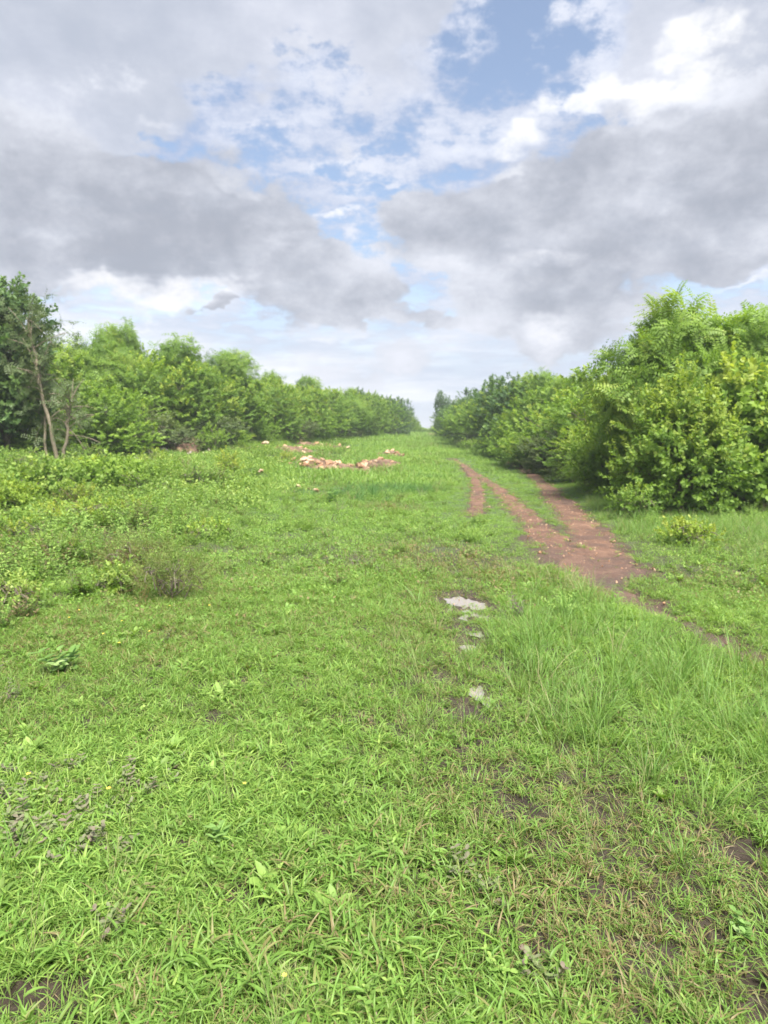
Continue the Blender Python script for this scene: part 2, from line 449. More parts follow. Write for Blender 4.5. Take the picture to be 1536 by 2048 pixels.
def ramp(nt, f, stops):
    n = nt.nodes.new('ShaderNodeValToRGB'); nt.links.new(f.o, n.inputs[0])
    e = n.color_ramp.elements
    while len(e) < len(stops): e.new(0.5)
    for k, (p, c) in enumerate(stops): e[k].position = p; e[k].color = (*c, 1)
    return S(nt, n.outputs[0])

def leaf_mat(name, stops, trans=0.38, rough=0.5, inst=False, base=None, tcol=1.25, spec=0.25):
    """stops: colours across the random tint c; base: colour at the foot of a blade (t=0)"""
    stops = [(p, (min(r * 1.10, .6), min(g_ * 1.06, .6), b_ * 1.32)) for p, (r, g_, b_) in stops]
    m, nt = new_mat(name)
    c = attr(nt, 'c')
    if inst:
        c = (c + (attr(nt, 'tint', 'INSTANCER') - 0.5)).clamp()
    geo = nt.nodes.new('ShaderNodeNewGeometry')
    col = ramp(nt, c, stops)
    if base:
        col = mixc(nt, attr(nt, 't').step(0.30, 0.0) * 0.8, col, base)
    tc = nt.nodes.new('ShaderNodeTexCoord')
    n = noise(nt, S(nt, tc.outputs['Object']), 35.0, 2, 0.5)
    col = mixc(nt, 0.5, col, mixc(nt, n.step(0.3, 0.7), (0.72, 0.74, 0.7), (1.25, 1.22, 1.2)), 'MULTIPLY')
    p = nt.nodes.new('ShaderNodeBsdfPrincipled'); p.inputs['Roughness'].default_value = rough
    p.inputs['Specular IOR Level'].default_value = spec
    nt.links.new(col.o, p.inputs['Base Color'])
    tr = nt.nodes.new('ShaderNodeBsdfTranslucent')
    tcn = mixc(nt, 1.0, col, (tcol * 1.1, tcol * 1.12, tcol * 0.55), 'MULTIPLY')
    nt.links.new(tcn.o, tr.inputs[0])
    mx = nt.nodes.new('ShaderNodeMixShader'); mx.inputs[0].default_value = trans
    nt.links.new(p.outputs[0], mx.inputs[1]); nt.links.new(tr.outputs[0], mx.inputs[2])
    out = nt.nodes.new('ShaderNodeOutputMaterial'); nt.links.new(mx.outputs[0], out.inputs[0])
    return m

def solid_mat(name, stops, scale=6.0, rough=0.9, detail=6, bump=0.3, bscale=30.0, seed_obj=False):
    m, nt = new_mat(name)
    tc = nt.nodes.new('ShaderNodeTexCoord'); v = S(nt, tc.outputs['Object'])
    f = noise(nt, v, scale, detail, 0.6)
    if seed_obj:
        oi = nt.nodes.new('ShaderNodeObjectInfo'); f = f * 0.55 + S(nt, oi.outputs['Random']) * 0.45
    col = ramp(nt, f, stops)
    p = nt.nodes.new('ShaderNodeBsdfPrincipled'); p.inputs['Roughness'].default_value = rough
    nt.links.new(col.o, p.inputs['Base Color'])
    b = nt.nodes.new('ShaderNodeBump'); b.inputs['Strength'].default_value = bump; b.inputs['Distance'].default_value = 0.02
    nt.links.new(noise(nt, v, bscale, 5, 0.6).o, b.inputs['Height']); nt.links.new(b.outputs[0], p.inputs['Normal'])
    out = nt.nodes.new('ShaderNodeOutputMaterial'); nt.links.new(p.outputs[0], out.inputs[0])
    return m

def ground_mat():
    m, nt = new_mat('ground_soil')
    tc = nt.nodes.new('ShaderNodeTexCoord'); v = S(nt, tc.outputs['Object'])
    n1 = noise(nt, v, 1.3, 8, 0.6); n2 = noise(nt, v, 30.0, 7, 0.72); n3 = noise(nt, v, 0.25, 5, 0.6)
    soil = ramp(nt, n1 * 0.5 + n2 * 0.5, [(0.3, (0.028, 0.019, 0.013)), (0.5, (0.058, 0.040, 0.028)), (0.7, (0.10, 0.072, 0.052))])
    moss = ramp(nt, n2 * 0.6 + n3 * 0.4, [(0.3, (0.04, 0.07, 0.018)), (0.55, (0.075, 0.13, 0.03)), (0.75, (0.11, 0.12, 0.05))])
    w = (attr(nt, 'wear') + attr(nt, 'rut') + (n2 - 0.5) * 0.8)
    sp = nt.nodes.new('ShaderNodeSeparateXYZ'); nt.links.new(v.o, sp.inputs[0])
    far = S(nt, sp.outputs[1]).step(4.0, 16.0)
    g = (1.0 - w.step(0.15, 0.6)) * (0.05 + far * 0.9)
    col = mixc(nt, g, soil, moss)
    red = ramp(nt, n1 * 0.4 + n2 * 0.6, [(0.3, (0.062, 0.038, 0.025)), (0.55, (0.125, 0.075, 0.05)), (0.75, (0.21, 0.135, 0.095))])
    col = mixc(nt, attr(nt, 'rut') * 0.8, col, red)
    p = nt.nodes.new('ShaderNodeBsdfPrincipled')
    nt.links.new(col.o, p.inputs['Base Color']); p.inputs['Roughness'].default_value = 0.8
    b = nt.nodes.new('ShaderNodeBump'); b.inputs['Strength'].default_value = 1.0; b.inputs['Distance'].default_value = 0.03
    nt.links.new(n2.o, b.inputs['Height']); nt.links.new(b.outputs[0], p.inputs['Normal'])
    out = nt.nodes.new('ShaderNodeOutputMaterial'); nt.links.new(p.outputs[0], out.inputs[0])
    return m

def track_mat():
    m, nt = new_mat('red_earth')
    tc = nt.nodes.new('ShaderNodeTexCoord'); v = S(nt, tc.outputs['Object'])
    n1 = noise(nt, v, 1.6, 8, 0.62); n2 = noise(nt, v, 14.0, 7, 0.7); n3 = noise(nt, v, 60.0, 3, 0.6)
    col = ramp(nt, n1 * 0.55 + n2 * 0.45, [(0.32, (0.065, 0.034, 0.021)), (0.5, (0.120, 0.062, 0.038)), (0.66, (0.215, 0.122, 0.078))])
    sp = nt.nodes.new('ShaderNodeSeparateXYZ'); nt.links.new(v.o, sp.inputs[0])
    damp = S(nt, sp.outputs[1]).step(9.5, 6.5) * 0.6 + n1.step(0.52, 0.40) * 0.35
    col = mixc(nt, damp.clamp(), col, (0.080, 0.053, 0.042))
    pebble = n3.step(0.60, 0.68)
    col = mixc(nt, pebble * 0.6, col, (0.40, 0.27, 0.20))
    p = nt.nodes.new('ShaderNodeBsdfPrincipled')
    nt.links.new(col.o, p.inputs['Base Color'])
    rg = 0.85 - damp.clamp() * 0.45
    nt.links.new(rg.o, p.inputs['Roughness'])
    b = nt.nodes.new('ShaderNodeBump'); b.inputs['Strength'].default_value = 0.7; b.inputs['Distance'].default_value = 0.03
    nt.links.new((n2 + n3 * 0.4).o, b.inputs['Height']); nt.links.new(b.outputs[0], p.inputs['Normal'])
    out = nt.nodes.new('ShaderNodeOutputMaterial'); nt.links.new(p.outputs[0], out.inputs[0])
    return m

def water_mat():
    m, nt = new_mat('muddy_water')
    tc = nt.nodes.new('ShaderNodeTexCoord'); v = S(nt, tc.outputs['Object'])
    p = nt.nodes.new('ShaderNodeBsdfPrincipled')
    p.inputs['Base Color'].default_value = (0.26, 0.23, 0.205, 1); p.inputs['Roughness'].default_value = 0.04; p.inputs['IOR'].default_value = 1.6
    p.inputs['Specular IOR Level'].default_value = 1.0
    b = nt.nodes.new('ShaderNodeBump'); b.inputs['Strength'].default_value = 0.08; b.inputs['Distance'].default_value = 0.01
    nt.links.new(noise(nt, v, 12.0, 2, 0.5).o, b.inputs['Height']); nt.links.new(b.outputs[0], p.inputs['Normal'])
    out = nt.nodes.new('ShaderNodeOutputMaterial'); nt.links.new(p.outputs[0], out.inputs[0])
    return m

G = {}
G['ground'] = ground_mat(); G['track'] = track_mat(); G['water'] = water_mat()
GRASS = [(0.0, (0.25, 0.21, 0.085)), (0.10, (0.20, 0.26, 0.06)), (0.35, (0.15, 0.28, 0.045)), (0.75, (0.19, 0.335, 0.055)), (1.0, (0.27, 0.40, 0.075))]
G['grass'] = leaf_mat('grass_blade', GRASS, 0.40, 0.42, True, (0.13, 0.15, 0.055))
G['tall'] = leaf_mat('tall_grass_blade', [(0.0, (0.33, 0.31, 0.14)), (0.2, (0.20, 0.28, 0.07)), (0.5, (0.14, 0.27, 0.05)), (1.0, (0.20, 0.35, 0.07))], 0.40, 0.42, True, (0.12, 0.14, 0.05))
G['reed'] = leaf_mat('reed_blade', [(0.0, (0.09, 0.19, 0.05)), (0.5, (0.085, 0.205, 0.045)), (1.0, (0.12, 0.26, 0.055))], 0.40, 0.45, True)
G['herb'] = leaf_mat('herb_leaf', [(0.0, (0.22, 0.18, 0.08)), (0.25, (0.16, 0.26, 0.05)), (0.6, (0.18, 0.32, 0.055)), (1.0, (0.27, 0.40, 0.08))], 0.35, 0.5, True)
G['weed'] = leaf_mat('purple_weed_leaf', [(0.0, (0.15, 0.10, 0.09)), (0.5, (0.17, 0.15, 0.10)), (1.0, (0.16, 0.20, 0.08))], 0.25, 0.55, True)
G['dry'] = leaf_mat('dry_grass_blade', [(0.0, (0.28, 0.20, 0.10)), (0.5, (0.36, 0.31, 0.15)), (1.0, (0.30, 0.33, 0.12))], 0.3, 0.6, True)
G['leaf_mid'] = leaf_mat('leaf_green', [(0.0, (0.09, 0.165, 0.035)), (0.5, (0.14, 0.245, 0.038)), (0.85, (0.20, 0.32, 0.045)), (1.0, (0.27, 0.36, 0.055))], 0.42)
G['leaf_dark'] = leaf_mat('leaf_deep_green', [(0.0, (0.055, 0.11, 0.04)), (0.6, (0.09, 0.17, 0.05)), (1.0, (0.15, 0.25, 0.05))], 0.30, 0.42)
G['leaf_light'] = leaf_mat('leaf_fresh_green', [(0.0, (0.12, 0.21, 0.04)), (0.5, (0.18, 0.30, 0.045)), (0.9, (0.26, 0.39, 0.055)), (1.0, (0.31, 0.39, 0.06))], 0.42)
G['leaf_olive'] = leaf_mat('leaf_olive_green', [(0.0, (0.085, 0.12, 0.045)), (0.6, (0.12, 0.17, 0.06)), (1.0, (0.17, 0.22, 0.07))], 0.32)
G['leaf_vine'] = leaf_mat('vine_leaf', [(0.0, (0.12, 0.21, 0.035)), (0.5, (0.18, 0.30, 0.05)), (1.0, (0.30, 0.40, 0.08))], 0.35, 0.45)
G['leaf_yellow'] = leaf_mat('leaf_yellow_green', [(0.0, (0.16, 0.26, 0.04)), (0.6, (0.25, 0.37, 0.05)), (1.0, (0.34, 0.40, 0.06))], 0.40)
G['leaf_brown'] = leaf_mat('leaf_rusty', [(0.0, (0.20, 0.13, 0.05)), (0.35, (0.19, 0.20, 0.06)), (1.0, (0.17, 0.28, 0.05))], 0.36)
G['bark'] = solid_mat('bark', [(0.3, (0.07, 0.055, 0.04)), (0.5, (0.14, 0.115, 0.085)), (0.7, (0.22, 0.19, 0.145))], 9.0, 0.9, 6, 0.6, 40)
G['bark_pale'] = solid_mat('bark_pale', [(0.3, (0.14, 0.11, 0.075)), (0.5, (0.25, 0.205, 0.145)), (0.7, (0.33, 0.28, 0.21))], 8.0, 0.9, 6, 0.5, 40)
G['stone'] = solid_mat('peach_stone', [(0.2, (0.16, 0.08, 0.045)), (0.5, (0.42, 0.24, 0.135)), (0.8, (0.66, 0.50, 0.36))], 5.0, 0.85, 6, 0.5, 25, True)
G['stone_grey'] = solid_mat('grey_pink_stone', [(0.3, (0.20, 0.16, 0.15)), (0.5, (0.42, 0.34, 0.31)), (0.75, (0.58, 0.50, 0.47))], 5.0, 0.85, 6, 0.5, 25, True)
G['earth'] = solid_mat('brown_earth', [(0.3, (0.06, 0.038, 0.024)), (0.5, (0.14, 0.085, 0.052)), (0.7, (0.28, 0.185, 0.12))], 3.0, 0.95, 8, 0.8, 20)
G['petal'] = solid_mat('yellow_petal', [(0.3, (0.75, 0.50, 0.05)), (0.7, (0.85, 0.68, 0.10))], 8.0, 0.6)

build_ground(G['ground'])
#@@PART2
# ------------------------------------------------------------------ wheel track, puddles
def ribbon(r, seed):
    n, M = len(r), 13
    d = unit(np.gradient(r[:, :2], axis=0)); nrm = np.stack([-d[:, 1], d[:, 0]], 1)
    # resample along the rut so the margin can be ragged
    t = np.arange(n); tt = np.linspace(0, n - 1, n * 4)
    P = np.stack([np.interp(tt, t, r[:, k]) for k in range(2)], 1); W = np.interp(tt, t, r[:, 2])
    N = np.stack([np.interp(tt, t, nrm[:, k]) for k in range(2)], 1)
    s = np.linspace(-1, 1, M)
    arc = np.concatenate([[0], np.cumsum(np.hypot(*np.diff(P, axis=0).T))])
    e1 = 1 + (fbm(arc, arc * 0, 2.6, 4, seed) - 0.5) * 1.3; e2 = 1 + (fbm(arc, arc * 0 + 50, 2.6, 4, seed) - 0.5) * 1.3
    off = np.where(s[None] < 0, s[None] * e1[:, None], s[None] * e2[:, None]) * (W * np.minimum(1, np.minimum(np.arange(len(tt)), np.arange(len(tt))[::-1]) / 12))[:, None]
    X = P[:, :1] + N[:, :1] * off; Y = P[:, 1:] + N[:, 1:] * off
    dist = np.hypot(X, Y)
    lift = 0.006 + 0.0012 * dist - (0.022 + 0.0016 * dist) * np.abs(s[None]) ** 4
    Z = H(X, Y) + lift + (fbm(X, Y, 9.0, 3, 3) - 0.5) * 0.012
    i = np.arange(len(tt) - 1)[:, None] * M; j = np.arange(M - 1)[None]
    Q = np.stack([i + j, i + j + 1, i + M + j + 1, i + M + j], -1).reshape(-1, 4)
    return np.stack([X, Y, Z], -1).reshape(-1, 3), Q

for k, r in enumerate(RD):
    V, Q = ribbon(r, 60 + k)
    V[:, 2] += 0.004 * k
    tag(mk_obj('dirt_track', mk_mesh('dirt_track', V, Q, None, G['track'], True)), kind='structure')

for k, (px, py, rx, ry) in enumerate(PUDDLES):
    gx, gy = to_ground(px, py)
    m = 40; th = np.arange(m) * 2 * PI / m
    rr = 1 + (fbm(np.cos(th) * 2 + k * 9, np.sin(th) * 2, 1.2, 3, 77) - 0.5) * 1.5
    ring = np.stack([gx + 1.15 * rx * rr * np.cos(th), gy + 1.15 * ry * rr * np.sin(th)], 1)
    q = rng.uniform(-1, 1, (80, 2)); zz = H(gx + q[:, 0] * rx * .7, gy + q[:, 1] * ry * .7); z = float(np.percentile(zz, 55)) + .002
    V = np.vstack([np.c_[ring, np.full(m, z)], [[gx, gy, z]]])
    T = np.stack([np.arange(m), (np.arange(m) + 1) % m, np.full(m, m)], 1)
    tag(mk_obj('puddle', mk_mesh('puddle', V, T, None, G['water'], True)), kind='structure')

gx, gy = to_ground(852, 868)                        # bare red earth where the track goes over the rise
th = np.arange(36) * 2 * PI / 36
rr = 1 + (fbm(np.cos(th) * 2, np.sin(th) * 2, 1.0, 3, 5) - 0.5) * 0.8
px_, py_ = gx + 1.5 * rr * np.cos(th), 92 + 9 * rr * np.sin(th)
V = np.vstack([np.c_[px_, py_, H(px_, py_) + 0.16], [[gx, 92, H1(gx, 92) + 0.20]]])
tag(mk_obj('dirt_track', mk_mesh('dirt_track', V, np.stack([np.arange(36), (np.arange(36) + 1) % 36, np.full(36, 36)], 1), None, G['track'], True)), kind='structure')

# ------------------------------------------------------------------ blades and tufts
def blade(g, p, az, lean, curl, L, W, n=5, fold=0.0, c=0.5, t0=0.0, profile='blade', roll=0.0):
    """one grass blade or lanceolate leaf that arches over as it goes"""
    s = np.linspace(0, 1, n + 1)
    ang = lean + curl * s ** 1.3
    ds = L / n
    hor = np.concatenate([[0], np.cumsum(np.sin(ang[:-1] + curl * 0.1) * ds)])
    up = np.concatenate([[0], np.cumsum(np.cos(ang[:-1] + curl * 0.1) * ds)])
    dx, dy = math.cos(az), math.sin(az)
    ctr = np.stack([p[0] + dx * hor, p[1] + dy * hor, p[2] + up], 1)
    if profile == 'blade': w = W * np.minimum(1, 0.55 + s * 2.2) * (1 - s) ** 0.75
    elif profile == 'lance': w = W * np.sin(PI * np.clip(s * 0.93 + 0.07, 0, 1)) ** 0.8
    else: w = W * np.sin(PI * np.clip(s * 0.9 + 0.10, 0, 1)) ** 0.6
    w[-1] = 0
    side = np.array([-dy, dx, 0.0]); nor = np.stack([-np.cos(ang) * dx, -np.cos(ang) * dy, np.sin(ang)], 1)
    sv = side[None] * math.cos(roll) + nor * math.sin(roll)
    if fold > 0:
        a = ctr + sv * w[:, None] * 0.5 + nor * (w * fold)[:, None]
        b = ctr - sv * w[:, None] * 0.5 + nor * (w * fold)[:, None]
        V = np.stack([a, ctr, b], 1)[:-1].reshape(-1, 3); V = np.vstack([V, ctr[-1:]])
        i = np.arange(n - 1)[:, None] * 3; j = np.arange(2)[None]
        Q = np.stack([i + j, i + j + 1, i + j + 4, i + j + 3], -1).reshape(-1, 4)
        l = (n - 1) * 3; T = [[l, l + 1, l + 3], [l + 1, l + 2, l + 3]]
        t = np.append(np.repeat(s[:-1], 3), 1)
    else:
        a = ctr + sv * w[:, None] * 0.5; b = ctr - sv * w[:, None] * 0.5
        V = np.stack([a, b], 1)[:-1].reshape(-1, 3); V = np.vstack([V, ctr[-1:]])
        i = np.arange(n - 1) * 2
        Q = np.stack([i, i + 1, i + 3, i + 2], -1); l = (n - 1) * 2; T = [[l, l + 1, l + 2]]
        t = np.append(np.repeat(s[:-1], 2), 1)
    g.add(V, Q, T, c=c, t=np.clip(t0 + t * (1 - t0), 0, 1))

def U(a, b): return random.uniform(a, b)

def tuft_crab(stems=4, leaves=5, L=(.06, .12), W=(.007, .012), H_=(.05, .13), fold=0.18, n=5, spread=.035):
    """creeping grass: stems that arch outward with broad blades at the nodes"""
    g = Geo()
    for _ in range(stems):
        a = U(0, 2 * PI); r = U(0, spread); p0 = np.array([math.cos(a) * r, math.sin(a) * r, -0.01])
        az = U(0, 2 * PI); h = U(*H_); lean = U(0.1, 1.0); c = U(.22, 1)
        m = 5; s = np.linspace(0, 1, m); ang = lean + s * 0.35
        pts = p0 + np.stack([np.cumsum(np.sin(ang)) * h / m * math.cos(az), np.cumsum(np.sin(ang)) * h / m * math.sin(az), np.cumsum(np.cos(ang)) * h / m], 1)
        tube(g, np.vstack([p0, pts]), np.linspace(.0013, .0007, m + 1), 3, c=c * .6)
        for k in range(leaves):
            f = (k + 0.4 + U(-.2, .2)) / leaves * (m - 1); q = pts[min(int(f), m - 1)]
            blade(g, q, az + (PI / 2 if k % 2 else -PI / 2) + U(-1.0, 1.0) * (1 if k < leaves - 1 else 2), U(.45, 1.25), U(.5, 1.9), U(*L), U(*W), n, fold * U(.5, 1.5), np.clip(c + U(-.25, .25), .12, 1), 0.15, roll=U(-.5, .5))
    return g

def tuft_fine(nb=22, L=(.04, .10), W=(.0025, .005), spread=.05, lean=(.2, 1.2), curl=(.4, 1.9), n=4, fold=0):
    g = Geo()
    for _ in range(nb):
        a = U(0, 2 * PI); r = spread * math.sqrt(random.random())
        blade(g, (math.cos(a) * r, math.sin(a) * r, -0.005), a + U(-1.2, 1.2), U(*lean), U(*curl), U(*L), U(*W), n, fold, random.random(), roll=U(-.6, .6))
    return g

def tuft_tall(nb=18, L=(.22, .48), W=(.004, .008), spread=.05):
    g = Geo()
    for _ in range(nb):
        a = U(0, 2 * PI); r = spread * math.sqrt(random.random())
        blade(g, (math.cos(a) * r, math.sin(a) * r, -0.01), a + U(-.8, .8), U(.03, .45), U(.3, 1.9), U(*L), U(*W), 7, 0.12, random.random(), roll=U(-.5, .5))
    return g

def tuft_herb(ns=6, size=(.012, .022), h=(.03, .09), pairs=4, wide=.62):
    """small broad-leaved herb: leaf pairs up each stem"""
    g = Geo()
    for _ in range(ns):
        az = U(0, 2 * PI); lean = U(.1, 1.1); hh = U(*h); p0 = np.array([U(-.03, .03), U(-.03, .03), -.005]); c = random.random()
        d = np.array([math.sin(lean) * math.cos(az), math.sin(lean) * math.sin(az), math.cos(lean)])
        tube(g, [p0, p0 + d * hh * .5, p0 + d * hh], [.0012, .001, .0007], 3, c=c)
        for k in range(pairs):
            q = p0 + d * hh * (k + 1) / pairs; a0 = U(0, PI)
            for s in (0, PI):
                L = U(*size) * (1.1 - .35 * k / pairs)
                blade(g, q, a0 + s + U(-.3, .3), U(.9, 1.5), U(.1, .5), L, L * wide, 3, .12, np.clip(c + U(-.25, .25), 0, 1), .2, 'oval')
    return g

def tuft_rosette(n=7, L=(.05, .09), wide=.35):
    g = Geo()
    for k in range(n):
        blade(g, (0, 0, 0), k * 2.4 + U(-.3, .3), U(.5, 1.1), U(.3, .9), U(*L), L[1] * wide * U(.7, 1.1), 4, .15, random.random(), .3, 'oval')
    return g

def tuft_seed(n=4, h=(.14, .26)):
    """thin flowering stalks with a few spikes"""
    g = Geo()
    for _ in range(n):
        az = U(0, 2 * PI); lean = U(.05, .5); hh = U(*h); m = 6; s = np.linspace(0, 1, m); ang = lean + s * .5
        pts = np.stack([np.cumsum(np.sin(ang)) * hh / m * math.cos(az), np.cumsum(np.sin(ang)) * hh / m * math.sin(az), np.cumsum(np.cos(ang)) * hh / m], 1)
        tube(g, pts, np.linspace(.001, .0006, m), 3, c=.9)
        for k in range(3):
            blade(g, pts[-1], az + U(-1.3, 1.3), U(.4, 1.2), .3, U(.03, .05), .002, 2, 0, .95, .5)
    return g

def patch_far(nb=60, size=.5, L=(.08, .2), W=(.010, .02), lf=(.03, .07)):
    """a wider clump of mixed blades and leaves, for the middle distance"""
    g = Geo()
    for _ in range(nb):
        a = U(0, 2 * PI); r = size * .5 * math.sqrt(random.random())
        if random.random() < .7:
            blade(g, (math.cos(a) * r, math.sin(a) * r, -.03), U(0, 2 * PI), U(.1, .8), U(.2, 1.1), U(*L), U(*W), 3, 0, random.random(), roll=U(-.6, .6))
        else:
            l = U(*lf)
            blade(g, (math.cos(a) * r, math.sin(a) * r, U(0, L[1] * .6)), U(0, 2 * PI), U(.7, 1.5), .3, l, l * .7, 2, 0, random.random(), .4, 'oval')
    return g

def scatter(name, protos, P, rot, scl, tint, kind='stuff', label=None, cat=None):
    """one object whose points carry instanced tufts"""
    if not len(P): return
    me = bpy.data.meshes.new(name); me.vertices.add(len(P)); me.vertices.foreach_set('co', np.asarray(P, np.float32).ravel())
    for nm, ty, dat in (('rot', 'FLOAT_VECTOR', rot), ('scl', 'FLOAT', scl), ('tint', 'FLOAT', tint)):
        at = me.attributes.new(nm, ty, 'POINT')
        at.data.foreach_set('vector' if ty == 'FLOAT_VECTOR' else 'value', np.asarray(dat, np.float32).ravel())
    at = me.attributes.new('pick', 'INT', 'POINT'); at.data.foreach_set('value', rng.integers(0, len(protos), len(P)).astype(np.int32))
    o = mk_obj(name, me)
    ng = bpy.data.node_groups.new(name, 'GeometryNodeTree')
    ng.interface.new_socket('Geometry', in_out='INPUT', socket_type='NodeSocketGeometry')
    ng.interface.new_socket('Geometry', in_out='OUTPUT', socket_type='NodeSocketGeometry')
    N, Lk = ng.nodes.new, ng.links.new
    gi, go = N('NodeGroupInput'), N('NodeGroupOutput')
    jn = N('GeometryNodeJoinGeometry')
    for me_p in protos:
        src = bpy.data.objects.new(name + '_source', me_p)      # never linked to the scene
        oi = N('GeometryNodeObjectInfo'); oi.inputs['Object'].default_value = src; oi.inputs['As Instance'].default_value = False
        gti = N('GeometryNodeGeometryToInstance'); Lk(oi.outputs['Geometry'], gti.inputs[0]); Lk(gti.outputs[0], jn.inputs[0])
    iop = N('GeometryNodeInstanceOnPoints'); Lk(gi.outputs[0], iop.inputs['Points']); Lk(jn.outputs[0], iop.inputs['Instance'])
    iop.inputs['Pick Instance'].default_value = True
    def na(nm, ty):
        n = N('GeometryNodeInputNamedAttribute'); n.data_type = ty; n.inputs['Name'].default_value = nm; return n.outputs['Attribute']
    Lk(na('pick', 'INT'), iop.inputs['Instance Index'])
    er = N('FunctionNodeEulerToRotation'); Lk(na('rot', 'FLOAT_VECTOR'), er.inputs[0]); Lk(er.outputs[0], iop.inputs['Rotation'])
    Lk(na('scl', 'FLOAT'), iop.inputs['Scale'])
    Lk(iop.outputs[0], go.inputs[0])
    md = o.modifiers.new('scatter', 'NODES'); md.node_group = ng
    tag(o, label, cat, None, kind)
    return o

def sample_points(r0, r1, dens, ang=44):
    """random ground points between two ranges from the viewer, density per square metre"""
    A = R(ang); area = A * (r1 * r1 - r0 * r0)
    n = int(area * dens)
    r = np.sqrt(rng.uniform(r0 * r0, r1 * r1, n)); th = rng.uniform(-A, A, n)
    return r * np.sin(th), r * np.cos(th)

def place(name, protos, x, y, prob, smin, smax, tint, label, cat, tilt=.15, sink=0.0, big=None):
    keep = rng.random(len(x)) < prob
    x, y = x[keep], y[keep]; tint = np.broadcast_to(tint, keep.shape)[keep]
    z = H(x, y) - sink
    s = rng.uniform(smin, smax, len(x))
    if big is not None: s = s * big[keep]
    rot = np.stack([rng.normal(0, tilt, len(x)), rng.normal(0, tilt, len(x)), rng.uniform(0, 2 * PI, len(x))], 1)
    print('scatter', name, len(x))
    return scatter(name, protos, np.stack([x, y, z], 1), rot, s, np.clip(tint + rng.normal(0, .10, len(x)), 0, 1), 'stuff', label, cat)

RUBBLE = [(650, 940, 1.5, 1.3, 1.6), (625, 925, 1.2, 1.2, 1.2), (720, 945, .8, .9, 1.2), (785, 912, .9, 2.2, 1.5), (760, 930, 1.1, 1.4, 1.2), (735, 935, .7, 1.0, 1.0), (585, 902, 1.2, 1.6, 1.4), (630, 893, 1.5, 2.0, 1.4), (680, 898, 1.1, 1.5, 1.2), (540, 900, .8, .8, 1.2), (330, 898, 1.3, 1.2, 1.6), (372, 905, .8, 1.5, 1.2), (610, 985, .5, .5, 1.0), (510, 948, .5, .6, 1.0)]
def fields(x, y):
    b, rd = wear(x, y)
    b = b + np.where(y > 15, spots(x, y, RUBBLE), 0) * .9
    return dict(b=b, rd=rd, worn=spots(x, y, WORN), tall=spots(x, y, TALL), lush=spots(x, y, LUSH), n=fbm(x, y, .55, 4, 101), n2=fbm(x, y, 2.4, 3, 111), left=sm(-.6, -3.0, x + 0.10 * y) * sm(3.5, 8, y))

